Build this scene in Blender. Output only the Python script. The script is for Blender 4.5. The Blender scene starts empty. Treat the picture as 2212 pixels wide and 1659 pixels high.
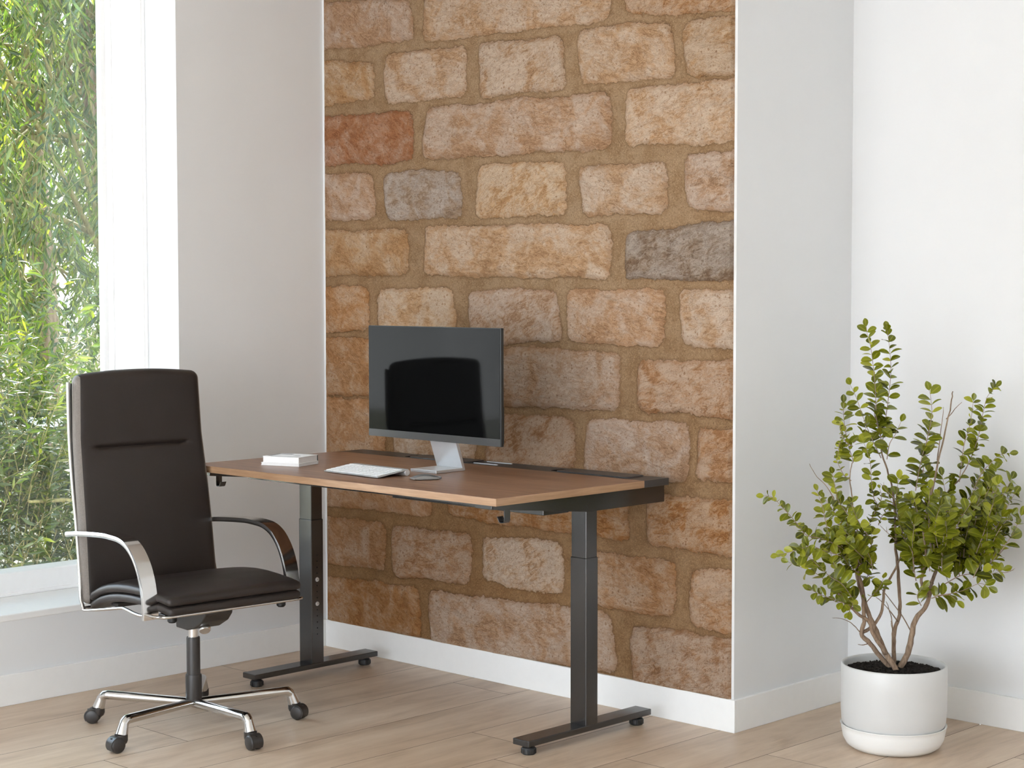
import bpy, bmesh, math, random
import numpy as np
from mathutils import Vector, Matrix, noise
R = math.radians
WORLD, SUN, EXPO = 7.0, 46.0, 0.22
sc = bpy.context.scene
COL = sc.collection

# ------------------------------------------------------------------ helpers
def tag(o, label=None, cat=None, group=None, kind=None):
    if label: o['label'] = label
    if cat: o['category'] = cat
    if group: o['group'] = group
    if kind: o['kind'] = kind
    return o

def empty(name, loc=(0, 0, 0), rz=0.0, label=None, cat=None, group=None):
    o = bpy.data.objects.new(name, None)
    o.empty_display_size = 0.1
    COL.objects.link(o)
    o.location = loc
    o.rotation_euler = (0, 0, rz)
    return tag(o, label, cat, group)

def link(name, me, mat, parent=None, smooth=False, auto=None):
    o = bpy.data.objects.new(name, me)
    COL.objects.link(o)
    if mat is not None and not me.materials:
        me.materials.append(mat)
    if parent is not None: o.parent = parent
    if smooth:
        me.polygons.foreach_set('use_smooth', [True] * len(me.polygons))
        if auto is not None:
            bm = bmesh.new(); bm.from_mesh(me)
            for e in bm.edges:
                if len(e.link_faces) == 2 and e.calc_face_angle(0) > R(auto): e.smooth = False
            bm.to_mesh(me); bm.free()
    return o

class MB:
    """collects pieces into one bmesh"""
    def __init__(s): s.bm = bmesh.new()
    def _add(s, bm2, mtx=None):
        if mtx is not None: bmesh.ops.transform(bm2, matrix=mtx, verts=bm2.verts)
        me = bpy.data.meshes.new('t'); bm2.to_mesh(me); bm2.free()
        s.bm.from_mesh(me); bpy.data.meshes.remove(me)
        return s
    def box(s, x0, x1, y0, y1, z0, z1, bev=0.0, seg=2, mtx=None):
        b = bmesh.new(); bmesh.ops.create_cube(b, size=1)
        for v in b.verts:
            v.co = ((x0 + x1) / 2 + v.co.x * (x1 - x0), (y0 + y1) / 2 + v.co.y * (y1 - y0), (z0 + z1) / 2 + v.co.z * (z1 - z0))
        if bev > 0:
            bmesh.ops.bevel(b, geom=list(b.edges), offset=bev, segments=seg, profile=0.5, affect='EDGES')
        return s._add(b, mtx)
    def prism(s, pts, axis, a0, a1, bev=0.0):
        """extrude 2-D outline; axis 'x': pts are (y,z); 'y': (x,z); 'z': (x,y)"""
        b = bmesh.new()
        def mk(p, a):
            return {'x': (a, p[0], p[1]), 'y': (p[0], a, p[1]), 'z': (p[0], p[1], a)}[axis]
        A = [b.verts.new(mk(p, a0)) for p in pts]; B = [b.verts.new(mk(p, a1)) for p in pts]
        n = len(pts)
        b.faces.new(A[::-1]); b.faces.new(B)
        for i in range(n): b.faces.new((A[i], A[(i + 1) % n], B[(i + 1) % n], B[i]))
        bmesh.ops.recalc_face_normals(b, faces=b.faces)
        if bev > 0:
            bmesh.ops.bevel(b, geom=list(b.edges), offset=bev, segments=2, profile=0.5, affect='EDGES')
        return s._add(b)
    def tube(s, pts, rad, n=12, sx=None, caps=True, up=(0, 0, 1)):
        """swept round (or elliptical: sx = side radius list) section"""
        b = bmesh.new(); P = [Vector(p) for p in pts]; m = len(P)
        if not hasattr(rad, '__len__'): rad = [rad] * m
        if sx is None: sx = rad
        elif not hasattr(sx, '__len__'): sx = [sx] * m
        rings = []; prev = None
        for i, p in enumerate(P):
            t = (P[min(i + 1, m - 1)] - P[max(i - 1, 0)]).normalized()
            if prev is None:
                u = Vector(up)
                if abs(u.dot(t)) > 0.95: u = Vector((1, 0, 0))
            else: u = prev
            u = (u - t * u.dot(t)).normalized(); prev = u
            w = t.cross(u)
            rings.append([b.verts.new(p + u * math.cos(2 * math.pi * k / n) * rad[i] + w * math.sin(2 * math.pi * k / n) * sx[i]) for k in range(n)])
        for i in range(m - 1):
            for k in range(n):
                b.faces.new((rings[i][k], rings[i][(k + 1) % n], rings[i + 1][(k + 1) % n], rings[i + 1][k]))
        if caps:
            b.faces.new(rings[0][::-1]); b.faces.new(rings[-1])
        bmesh.ops.recalc_face_normals(b, faces=b.faces)
        return s._add(b)
    def lathe(s, prof, n=48, mtx=None, closed=False):
        """profile of (r, z) around Z"""
        b = bmesh.new(); rings = []
        for r, z in prof:
            if r < 1e-6: rings.append([b.verts.new((0, 0, z))])
            else: rings.append([b.verts.new((r * math.cos(2 * math.pi * k / n), r * math.sin(2 * math.pi * k / n), z)) for k in range(n)])
        for a, c in zip(rings, rings[1:]):
            for k in range(n):
                if len(a) == 1 and len(c) == 1: continue
                if len(a) == 1: b.faces.new((a[0], c[k], c[(k + 1) % n]))
                elif len(c) == 1: b.faces.new((a[k], a[(k + 1) % n], c[0]))
                else: b.faces.new((a[k], a[(k + 1) % n], c[(k + 1) % n], c[k]))
        bmesh.ops.recalc_face_normals(b, faces=b.faces)
        return s._add(b, mtx)
    def rbox(s, hx, hy, hz, r, n=(10, 6, 10), fn=None, mtx=None):
        """rounded box built from a subdivided cube, then deformed by fn"""
        b = bmesh.new(); vs = {}
        nx, ny, nz = n
        def g(i, m, h):  # denser near edges
            t = i / m
            return h * (2 * t - 1)
        def vert(i, j, k):
            key = (i, j, k)
            if key not in vs:
                p = Vector((g(i, nx, hx), g(j, ny, hy), g(k, nz, hz)))
                c = Vector((max(-hx + r, min(hx - r, p.x)), max(-hy + r, min(hy - r, p.y)), max(-hz + r, min(hz - r, p.z))))
                d = p - c
                if d.length > 1e-9: p = c + d.normalized() * min(r, max(abs(d.x), abs(d.y), abs(d.z)))
                vs[key] = b.verts.new(p)
            return vs[key]
        for j in (0, ny):
            for i in range(nx):
                for k in range(nz): b.faces.new((vert(i, j, k), vert(i + 1, j, k), vert(i + 1, j, k + 1), vert(i, j, k + 1)))
        for i in (0, nx):
            for j in range(ny):
                for k in range(nz): b.faces.new((vert(i, j, k), vert(i, j + 1, k), vert(i, j + 1, k + 1), vert(i, j, k + 1)))
        for k in (0, nz):
            for i in range(nx):
                for j in range(ny): b.faces.new((vert(i, j, k), vert(i + 1, j, k), vert(i + 1, j + 1, k), vert(i, j + 1, k)))
        bmesh.ops.recalc_face_normals(b, faces=b.faces)
        if fn:
            for v in b.verts: v.co = fn(v.co.copy())
        return s._add(b, mtx)
    def build(s, name, mat, parent=None, smooth=False, auto=35):
        me = bpy.data.meshes.new(name); s.bm.to_mesh(me); s.bm.free()
        return link(name, me, mat, parent, smooth, auto if smooth else None)

def interp(xs, ys, x):
    return float(np.interp(x, xs, ys))

def smooth_path(pts, n=6):
    """Catmull-Rom through the points"""
    P = [Vector(p) for p in pts]; out = []
    for i in range(len(P) - 1):
        p0 = P[max(i - 1, 0)]; p1 = P[i]; p2 = P[i + 1]; p3 = P[min(i + 2, len(P) - 1)]
        for k in range(n):
            t = k / n
            out.append(0.5 * ((2 * p1) + (p2 - p0) * t + (2 * p0 - 5 * p1 + 4 * p2 - p3) * t * t + (3 * p1 - p0 - 3 * p2 + p3) * t ** 3))
    out.append(P[-1]); return out

# ------------------------------------------------------------------ materials
class NT:
    def __init__(s, name):
        s.m = bpy.data.materials.new(name); s.m.use_nodes = True
        s.t = s.m.node_tree; s.t.nodes.clear()
        s.out = s.n('ShaderNodeOutputMaterial')
    def n(s, typ, **kw):
        nd = s.t.nodes.new(typ)
        for k, v in kw.items():
            if k.startswith('i_'):
                key = k[2:].replace('_', ' ')
                nd.inputs[int(key) if key.isdigit() else key].default_value = v
            else: setattr(nd, k, v)
        return nd
    def l(s, a, b): s.t.links.new(a, b)
    def coords(s, scale=(1, 1, 1), kind='Object', rot=(0, 0, 0)):
        tc = s.n('ShaderNodeTexCoord'); mp = s.n('ShaderNodeMapping')
        mp.inputs['Scale'].default_value = scale; mp.inputs['Rotation'].default_value = rot
        s.l(tc.outputs[kind], mp.inputs['Vector']); return mp.outputs['Vector']
    def noise(s, vec, scale, detail=4, rough=0.55, dist=0.0):
        nd = s.n('ShaderNodeTexNoise'); nd.inputs['Scale'].default_value = scale; nd.inputs['Detail'].default_value = detail
        nd.inputs['Roughness'].default_value = rough; nd.inputs['Distortion'].default_value = dist
        if vec is not None: s.l(vec, nd.inputs['Vector'])
        return nd.outputs['Fac']
    def ramp(s, fac, stops, interp='LINEAR'):
        nd = s.n('ShaderNodeValToRGB'); cr = nd.color_ramp; cr.interpolation = interp
        while len(cr.elements) < len(stops): cr.elements.new(0.5)
        for e, (p, c) in zip(cr.elements, stops):
            e.position = p; e.color = (*c, 1) if len(c) == 3 else c
        s.l(fac, nd.inputs['Fac']); return nd.outputs['Color']
    def mix(s, fac, a, b, typ='MIX'):
        nd = s.n('ShaderNodeMix', data_type='RGBA', blend_type=typ)
        for sock, v in ((nd.inputs[0], fac), (nd.inputs[6], a), (nd.inputs[7], b)):
            if hasattr(v, 'is_linked'): s.l(v, sock)
            else: sock.default_value = v if not isinstance(v, tuple) else ((*v, 1) if len(v) == 3 else v)
        return nd.outputs[2]
    def math(s, op, a, b=0.0, c=None):
        nd = s.n('ShaderNodeMath', operation=op)
        for i, v in enumerate((a, b, c)):
            if v is None: continue
            if hasattr(v, 'is_linked'): s.l(v, nd.inputs[i])
            else: nd.inputs[i].default_value = v
        return nd.outputs[0]
    def bump(s, h, strength=0.2, dist=0.01):
        nd = s.n('ShaderNodeBump'); nd.inputs['Strength'].default_value = strength; nd.inputs['Distance'].default_value = dist
        s.l(h, nd.inputs['Height']); return nd.outputs['Normal']
    def bsdf(s, color=(0.8, 0.8, 0.8), rough=0.5, metal=0.0, spec=0.5, normal=None, **kw):
        nd = s.n('ShaderNodeBsdfPrincipled')
        for key, v in (('Base Color', color), ('Roughness', rough), ('Metallic', metal), ('Specular IOR Level', spec), *[(k.replace('_', ' '), w) for k, w in kw.items()]):
            if hasattr(v, 'is_linked'): s.l(v, nd.inputs[key])
            else: nd.inputs[key].default_value = (*v, 1) if isinstance(v, tuple) and len(v) == 3 else v
        if normal is not None: s.l(normal, nd.inputs['Normal'])
        s.l(nd.outputs[0], s.out.inputs['Surface']); return nd

def simple(name, color, rough=0.5, metal=0.0, spec=0.5, var=0.06, vscale=30, bump=0.0, bscale=200, **kw):
    t = NT(name); v = t.coords()
    f = t.noise(v, vscale, 3)
    c = t.ramp(f, [(0.3, tuple(x * (1 - var) for x in color)), (0.7, tuple(min(1, x * (1 + var)) for x in color))])
    nm = None
    if bump > 0: nm = t.bump(t.noise(v, bscale, 2), bump, 0.002)
    t.bsdf(c, rough, metal, spec, nm, **kw); return t.m

M = {}
M['wall'] = simple('wall paint', (0.758, 0.765, 0.772), 0.7, spec=0.25, var=0.012, vscale=3, bump=0.06, bscale=90)
M['trim'] = simple('satin white trim', (0.86, 0.86, 0.85), 0.45, spec=0.4, var=0.01)
M['frame'] = simple('window frame white', (0.92, 0.92, 0.92), 0.35, spec=0.5, var=0.01)
M['ceiling'] = simple('ceiling white', (0.85, 0.85, 0.84), 0.8, var=0.01)
M['steel'] = simple('charcoal powder coat', (0.019, 0.017, 0.0165), 0.22, metal=0.0, spec=1.0, var=0.05, bump=0.05, bscale=900)
M['tray'] = simple('charcoal tray', (0.045, 0.044, 0.045), 0.42, spec=0.5, var=0.05, bump=0.05, bscale=900)
M['black'] = simple('matt black plastic', (0.012, 0.012, 0.012), 0.5, var=0.05)
M['hole'] = simple('dark recess', (0.002, 0.002, 0.002), 0.9, spec=0.1, var=0.0)
M['zinc'] = simple('zinc screw', (0.7, 0.7, 0.7), 0.4, metal=0.6, var=0.05)
M['chrome'] = simple('polished metal', (0.66, 0.645, 0.63), 0.10, metal=1.0, var=0.01)
M['brushed'] = simple('satin metal', (0.74, 0.71, 0.68), 0.24, metal=1.0, var=0.02)
M['plastic'] = simple('dark grey brown plastic', (0.030, 0.0255, 0.023), 0.40, spec=0.5, var=0.05)
M['alu'] = simple('silver aluminium', (0.66, 0.665, 0.675), 0.36, metal=0.55, var=0.02)
M['alu_mouse'] = simple('grey silver mouse shell', (0.27, 0.265, 0.26), 0.33, metal=0.5, var=0.02)
M['key'] = simple('white keycap', (0.86, 0.87, 0.87), 0.4, var=0.01)
M['kbase'] = simple('white keyboard slab', (0.42, 0.43, 0.43), 0.35, metal=0.1, var=0.01)
M['paper'] = simple('white paper', (0.88, 0.88, 0.88), 0.7, var=0.02, vscale=80)
M['ink'] = simple('grey cover print', (0.19, 0.19, 0.19), 0.5, var=0.2, vscale=60)
M['spine'] = simple('dark green grey book spine', (0.05, 0.065, 0.065), 0.5, var=0.1)
M['pot'] = simple('light grey glazed pot', (0.63, 0.63, 0.62), 0.35, spec=0.5, var=0.015, vscale=8)
M['saucer'] = simple('white glazed saucer', (0.86, 0.86, 0.84), 0.28, spec=0.5, var=0.01, vscale=8)
M['screen'] = simple('glossy screen', (0.003, 0.003, 0.003), 0.05, spec=0.07, var=0.0)
M['bezel'] = simple('grey lower bezel', (0.045, 0.043, 0.042), 0.4, var=0.03)

def leather():
    t = NT('dark brown leather'); v = t.coords()
    f = t.noise(v, 6, 3)
    c = t.ramp(f, [(0.3, (0.021, 0.0155, 0.0135)), (0.7, (0.027, 0.020, 0.0175))])
    vo = t.n('ShaderNodeTexVoronoi', feature='F1'); vo.inputs['Scale'].default_value = 420
    t.l(v, vo.inputs['Vector'])
    nm = t.bump(vo.outputs['Distance'], 0.22, 0.001)
    t.bsdf(c, 0.44, 0, 0.42, nm, Sheen_Weight=0.0); return t.m
M['leather'] = leather()
M['lit_side'] = simple('leather with side light painted in', (0.19, 0.165, 0.145), 0.5, spec=0.4, var=0.12, vscale=260, bump=0.5, bscale=420)  # paler leather tone, standing for window light on the backrest sides

def wood_desk():
    t = NT('walnut veneer')
    v = t.coords((0.9, 14, 14)); f = t.noise(v, 3.2, 8, 0.62, 0.6)
    v2 = t.coords((2.2, 90, 90)); g = t.noise(v2, 4, 5, 0.6)
    v3 = t.coords((0.5, 3.2, 1)); h = t.noise(v3, 2.0, 3)
    mixf = t.math('ADD', t.math('MULTIPLY', f, 0.55), t.math('ADD', t.math('MULTIPLY', g, 0.25), t.math('MULTIPLY', h, 0.35)))
    c = t.ramp(mixf, [(0.40, (0.165, 0.082, 0.046)), (0.55, (0.245, 0.128, 0.074)), (0.62, (0.295, 0.16, 0.094)), (0.74, (0.39, 0.225, 0.138))])
    nm = t.bump(g, 0.05, 0.001)
    t.bsdf(c, 0.34, 0, 0.5, nm); return t.m
M['wood'] = wood_desk()

def wood_edge():
    t = NT('oak brown edge banding')
    v = t.coords((3, 3, 60)); f = t.noise(v, 3, 6, 0.6)
    c = t.ramp(f, [(0.35, (0.33, 0.19, 0.105)), (0.65, (0.43, 0.265, 0.155))])
    t.bsdf(c, 0.30, 0, 0.5); return t.m
M['edge'] = wood_edge()

def floor_mat():
    t = NT('oak floor boards')
    at = t.n('ShaderNodeAttribute', attribute_name='plank', attribute_type='GEOMETRY')
    tc = t.n('ShaderNodeTexCoord')
    off = t.n('ShaderNodeVectorMath', operation='MULTIPLY_ADD')
    t.l(at.outputs['Color'], off.inputs[0]); off.inputs[1].default_value = (7, 13, 5)
    t.l(tc.outputs['Object'], off.inputs[2])
    def mp(scale):
        m = t.n('ShaderNodeMapping'); m.inputs['Scale'].default_value = scale
        t.l(off.outputs[0], m.inputs['Vector']); return m.outputs['Vector']
    a = t.noise(mp((7, 0.8, 1)), 2.0, 6, 0.6, 0.8)
    b = t.noise(mp((60, 2.2, 1)), 3.0, 5, 0.65, 0.3)
    k = t.noise(mp((3.2, 1.3, 1)), 1.6, 4, 0.6, 1.4)
    s = t.math('ADD', t.math('MULTIPLY', a, 0.5), t.math('ADD', t.math('MULTIPLY', b, 0.22), t.math('MULTIPLY', k, 0.35)))
    c = t.ramp(s, [(0.38, (0.42, 0.30, 0.205)), (0.50, (0.58, 0.435, 0.315)), (0.60, (0.66, 0.515, 0.385)), (0.72, (0.74, 0.605, 0.475))])
    sep = t.n('ShaderNodeSeparateColor'); t.l(at.outputs['Color'], sep.inputs[0])
    c2 = t.mix(t.math('MULTIPLY', sep.outputs[2], 0.28), c, (0.44, 0.32, 0.22))
    nm = t.bump(b, 0.05, 0.001)
    rgh = t.math('ADD', 0.30, t.math('MULTIPLY', b, 0.18))
    t.bsdf(c2, rgh, 0, 0.5, nm); return t.m
M['floor'] = floor_mat()

def brick_mat():
    t = NT('old cream bricks and sandy mortar')
    def attr(n): return t.n('ShaderNodeAttribute', attribute_name=n, attribute_type='GEOMETRY')
    def smooth(v, lo, hi, a0=0.0, a1=1.0):
        mr = t.n('ShaderNodeMapRange', interpolation_type='SMOOTHSTEP'); t.l(v, mr.inputs['Value'])
        for k, x in (('From Min', lo), ('From Max', hi), ('To Min', a0), ('To Max', a1)): mr.inputs[k].default_value = x
        return mr.outputs[0]
    col = attr('brick_color').outputs['Color']; sd = attr('edge').outputs['Fac']; rnd = attr('brick_id').outputs['Fac']
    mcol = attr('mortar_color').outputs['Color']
    vec = t.n('ShaderNodeTexCoord').outputs['Object']
    # every brick samples its own patch of texture, turned by its own angle
    comb = t.n('ShaderNodeCombineXYZ'); t.l(t.math('MULTIPLY', rnd, 37.0), comb.inputs[0]); t.l(t.math('MULTIPLY', rnd, 11.0), comb.inputs[2])
    offv = t.n('ShaderNodeVectorMath', operation='ADD'); t.l(vec, offv.inputs[0]); t.l(comb.outputs[0], offv.inputs[1])
    rot = t.n('ShaderNodeVectorRotate', rotation_type='Y_AXIS'); t.l(offv.outputs[0], rot.inputs['Vector'])
    t.l(t.math('MULTIPLY', t.math('SUBTRACT', rnd, 0.5), 1.1), rot.inputs['Angle']); bv = rot.outputs[0]
    st = t.n('ShaderNodeMapping'); st.inputs['Scale'].default_value = (1.0, 1.0, 2.1); t.l(bv, st.inputs['Vector']); sv = st.outputs[0]
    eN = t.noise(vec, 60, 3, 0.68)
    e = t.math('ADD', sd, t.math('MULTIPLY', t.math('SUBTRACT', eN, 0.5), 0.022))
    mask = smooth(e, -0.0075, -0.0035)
    n1 = t.noise(bv, 9, 3, 0.6, 0.7)             # broad blotches
    n2 = t.noise(sv, 28, 6, 0.76, 0.9)           # torn, layered surface
    n3 = t.noise(bv, 230, 2, 0.6)                # grain
    nc = t.noise(sv, 17, 4, 0.66, 1.4)
    vo = t.n('ShaderNodeTexVoronoi', feature='F1'); vo.inputs['Scale'].default_value = 62; t.l(bv, vo.inputs['Vector'])
    pit = smooth(t.math('SUBTRACT', vo.outputs['Distance'], t.math('MULTIPLY', smooth(n2, 0.40, 0.62), 0.24)), 0.02, 0.13, 1.0, 0.0)
    pit = t.math('MULTIPLY', pit, smooth(n1, 0.44, 0.56))
    crk = smooth(t.math('ABSOLUTE', t.math('SUBTRACT', nc, 0.5)), 0.0, 0.016, 1.0, 0.0)
    crk = t.math('MULTIPLY', crk, smooth(n1, 0.40, 0.54, 1.0, 0.15))
    fine = smooth(t.math('ABSOLUTE', t.math('SUBTRACT', n2, 0.47)), 0.0, 0.022, 1.0, 0.0)
    dark = t.mix(1.0, col, (0.52, 0.37, 0.24), 'MULTIPLY'); warm = t.mix(1.0, col, (0.92, 0.80, 0.65), 'MULTIPLY')
    chalk = t.mix(0.5, col, (0.55, 0.455, 0.37))
    k = t.mix(smooth(n1, 0.40, 0.62, 1.0, 0.0), col, warm)
    nb = t.math('ADD', t.math('MULTIPLY', n2, 0.55), t.math('ADD', t.math('MULTIPLY', n1, 0.5), t.math('MULTIPLY', rnd, 0.10)))
    k = t.mix(t.math('MULTIPLY', smooth(nb, 0.50, 0.68), 0.75), k, chalk)
    k = t.mix(t.math('MULTIPLY', fine, t.math('MULTIPLY', smooth(nc, 0.42, 0.54), 0.62)), k, dark)
    k = t.mix(t.math('MULTIPLY', smooth(t.math('ADD', t.math('MULTIPLY', n2, 0.7), t.math('MULTIPLY', n1, 0.45)), 0.44, 0.54, 1.0, 0.0), 0.55), k, dark)
    k = t.mix(t.math('MULTIPLY', smooth(n3, 0.34, 0.44, 1.0, 0.0), 0.42), k, dark)
    k = t.mix(t.math('MULTIPLY', pit, 0.62), k, dark)
    k = t.mix(t.math('MULTIPLY', crk, 0.62), k, t.mix(1.0, col, (0.36, 0.23, 0.13), 'MULTIPLY'))
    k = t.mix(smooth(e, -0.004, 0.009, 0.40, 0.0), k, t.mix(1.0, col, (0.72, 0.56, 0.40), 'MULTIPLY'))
    # mortar
    m1 = t.noise(vec, 13, 3, 0.6); m2 = t.noise(vec, 250, 3, 0.72)
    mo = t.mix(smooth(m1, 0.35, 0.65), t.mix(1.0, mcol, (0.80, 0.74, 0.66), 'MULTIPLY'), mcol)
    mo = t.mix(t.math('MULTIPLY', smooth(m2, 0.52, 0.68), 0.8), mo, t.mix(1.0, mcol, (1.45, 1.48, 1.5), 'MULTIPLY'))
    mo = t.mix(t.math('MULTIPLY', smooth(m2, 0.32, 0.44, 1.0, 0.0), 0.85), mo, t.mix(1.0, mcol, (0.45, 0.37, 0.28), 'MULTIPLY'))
    mo = t.mix(smooth(e, -0.016, -0.0075, 0.0, 0.30), mo, t.mix(1.0, mcol, (0.55, 0.42, 0.30), 'MULTIPLY'))     # printed shadow line around the brick, painted into the joint colour
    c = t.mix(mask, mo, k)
    hgt = t.math('ADD', t.math('MULTIPLY', n2, t.math('MULTIPLY', mask, 0.9)), t.math('MULTIPLY', m2, 0.28))
    hgt = t.math('SUBTRACT', hgt, t.math('MULTIPLY', smooth(t.math('ABSOLUTE', t.math('SUBTRACT', nc, 0.5)), 0.0, 0.016, 0.22, 0.0), mask))
    nm = t.bump(hgt, 0.75, 0.011)
    t.bsdf(c, 0.9, 0, 0.15, nm); return t.m
M['brick'] = brick_mat()

def leaf_mat(name, dark, mid, light, trans, rough=0.35, tw=0.5):
    t = NT(name)
    at = t.n('ShaderNodeAttribute', attribute_name='tone', attribute_type='GEOMETRY')
    sep = t.n('ShaderNodeSeparateColor'); t.l(at.outputs['Color'], sep.inputs[0])
    c = t.ramp(sep.outputs[0], [(0.0, dark), (0.5, mid), (1.0, light)])
    c = t.mix(t.ramp(sep.outputs[1], [(0.0, (0.55, 0.55, 0.55)), (0.18, (0, 0, 0))]), c, light)   # pale midrib
    c = t.mix(t.ramp(sep.outputs[1], [(0.88, (0, 0, 0)), (1.0, (0.5, 0.5, 0.5))]), c, light)     # pale rim
    p = t.n('ShaderNodeBsdfPrincipled'); t.l(c, p.inputs['Base Color']); p.inputs['Roughness'].default_value = rough
    tr = t.n('ShaderNodeBsdfTranslucent')
    tc = t.mix(1.0, c, trans, 'MULTIPLY'); t.l(tc, tr.inputs['Color'])
    mx = t.n('ShaderNodeMixShader'); mx.inputs[0].default_value = tw
    t.l(p.outputs[0], mx.inputs[1]); t.l(tr.outputs[0], mx.inputs[2]); t.l(mx.outputs[0], t.out.inputs['Surface'])
    return t.m
M['leaf'] = leaf_mat('glossy oval leaf', (0.055, 0.066, 0.005), (0.185, 0.21, 0.012), (0.46, 0.47, 0.045), (1.2, 1.1, 0.3), 0.26, 0.28)
M['willow'] = leaf_mat('willow leaf', (0.010, 0.024, 0.005), (0.036, 0.066, 0.010), (0.15, 0.165, 0.025), (1.7, 1.8, 0.7), 0.4, 0.45)
M['laurel'] = leaf_mat('shrub leaf', (0.010, 0.022, 0.003), (0.030, 0.052, 0.006), (0.11, 0.118, 0.015), (1.7, 1.8, 0.6), 0.4, 0.44)

M['hedge'] = leaf_mat('hedge leaf', (0.010, 0.022, 0.005), (0.032, 0.055, 0.010), (0.11, 0.12, 0.02), (1.6, 1.7, 0.6), 0.4, 0.40)
def bark(name, a, b, scale=60):
    t = NT(name); v = t.coords((1, 1, 0.25)); f = t.noise(v, scale, 6, 0.65, 0.4)
    c = t.ramp(f, [(0.3, a), (0.7, b)]); nm = t.bump(f, 0.5, 0.003); t.bsdf(c, 0.8, 0, 0.25, nm); return t.m
M['stem'] = bark('brown stem bark', (0.15, 0.095, 0.062), (0.40, 0.29, 0.205), 110)
M['twig'] = bark('pale twig bark', (0.24, 0.16, 0.11), (0.46, 0.34, 0.26), 200)
M['vine'] = bark('green brown shoot', (0.07, 0.06, 0.02), (0.22, 0.19, 0.07), 60)
M['trunk'] = bark('tree bark', (0.10, 0.065, 0.04), (0.28, 0.20, 0.13), 30)
M['soil'] = bark('black potting bark', (0.004, 0.0035, 0.003), (0.035, 0.028, 0.024), 120)
M['lawn'] = bark('gravel', (0.10, 0.095, 0.06), (0.22, 0.20, 0.14), 40)
M['stucco'] = simple('pale beige stucco', (0.62, 0.50, 0.38), 0.8, var=0.08, vscale=6, bump=0.3, bscale=60)
M['fence'] = simple('white painted rail', (0.80, 0.82, 0.82), 0.5, var=0.03)

def glass():
    t = NT('window glass')
    tr = t.n('ShaderNodeBsdfTransparent'); tr.inputs[0].default_value = (0.97, 0.985, 0.98, 1)
    gl = t.n('ShaderNodeBsdfGlossy'); gl.inputs['Roughness'].default_value = 0.02
    fr = t.n('ShaderNodeFresnel'); fr.inputs['IOR'].default_value = 1.45
    m1 = t.n('ShaderNodeMixShader'); t.l(fr.outputs[0], m1.inputs[0]); t.l(tr.outputs[0], m1.inputs[1]); t.l(gl.outputs[0], m1.inputs[2])
    # thin pale film imitating a veil of glare on the pane
    d1 = t.n('ShaderNodeBsdfDiffuse'); d1.inputs[0].default_value = (0.9, 0.9, 0.86, 1)
    d2 = t.n('ShaderNodeBsdfTranslucent'); d2.inputs[0].default_value = (0.9, 0.9, 0.86, 1)
    md = t.n('ShaderNodeMixShader'); md.inputs[0].default_value = 0.6; t.l(d1.outputs[0], md.inputs[1]); t.l(d2.outputs[0], md.inputs[2])
    v = t.coords((1, 0.7, 0.4)); f = t.noise(v, 1.6, 5, 0.6)
    df = t.ramp(f, [(0.40, (0.0, 0.0, 0.0)), (0.75, (0.014, 0.014, 0.014))])
    m2 = t.n('ShaderNodeMixShader'); t.l(df, m2.inputs[0]); t.l(m1.outputs[0], m2.inputs[1]); t.l(md.outputs[0], m2.inputs[2])
    t.l(m2.outputs[0], t.out.inputs['Surface']); return t.m
M['glass'] = glass()
# ------------------------------------------------------------------ room shell
W_, D_, HB, HC = 1.992, 0.6445, 0.105, 2.75
XR, YF = 6.3, -7.0
WIN0, WIN1 = -0.684, -6.4          # window opening along the left wall, lengthened out of view for more light
SILL, HEAD = 0.307, 2.62

def struct(name, mb, mat, label, cat, parent=None, **kw):
    o = mb.build(name, mat, parent, **kw)
    if parent is None: tag(o, label, cat, kind='structure')
    return o

w = MB()
w.box(-0.46, 0, WIN0, 0.0, 0, HC); w.box(-0.46, 0, WIN1, WIN0, 0, SILL - 0.023)
w.box(-0.46, 0, WIN1, WIN0, HEAD, HC); w.box(-0.46, 0, YF, WIN1, 0, HC)
struct('wall_left', w, M['wall'], 'white wall with the tall window beside the office chair', 'wall')
wb = struct('wall_back', MB().box(-0.46, W_, 0.0, D_ + 0.15, 0, HC), M['wall'], 'projecting wall faced with cream bricks behind the desk', 'wall')
struct('wall_alcove', MB().box(W_, XR, D_, D_ + 0.15, 0, HC), M['wall'], 'plain white recessed wall behind the potted shrub', 'wall')
struct('added_wall_right', MB().box(XR, XR + 0.15, YF, D_ + 0.15, 0, HC), M['wall'], 'added unseen white side wall facing the window', 'wall')  # unseen wall, added to cut light from the right and bounce the window's
struct('added_wall_front', MB().box(-0.46, 0.6, YF - 0.15, YF, 0, HC).box(5.6, XR + 0.15, YF - 0.15, YF, 0, HC).box(0.6, 5.6, YF - 0.15, YF, 2.45, HC), M['wall'], 'white wall out of view, its wide opening added to let in light', 'wall')  # added behind the camera, opening sized for the light balance
struct('ceiling', MB().box(-0.46, XR + 0.15, YF, D_ + 0.15, HC, HC + 0.12), M['ceiling'], 'plain white ceiling over the room', 'ceiling')
t = 0.012
struct('baseboard_left', MB().box(0, t, YF, -0.0005, 0, HB, 0.0015), M['trim'], 'white baseboard under the window wall', 'baseboard')
struct('baseboard_back', MB().box(0.0005 + t, W_ + t, -t, 0, 0, HB, 0.0015), M['trim'], 'white baseboard under the brick wall', 'baseboard')
struct('baseboard_return', MB().box(W_, W_ + t, 0.0005, D_ - t - 0.0005, 0, HB, 0.0015), M['trim'], 'short white baseboard on the return wall left of the pot', 'baseboard')
struct('baseboard_alcove', MB().box(W_, XR, D_ - t, D_, 0, HB, 0.0015), M['trim'], 'white baseboard behind the plant pot', 'baseboard')

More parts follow.
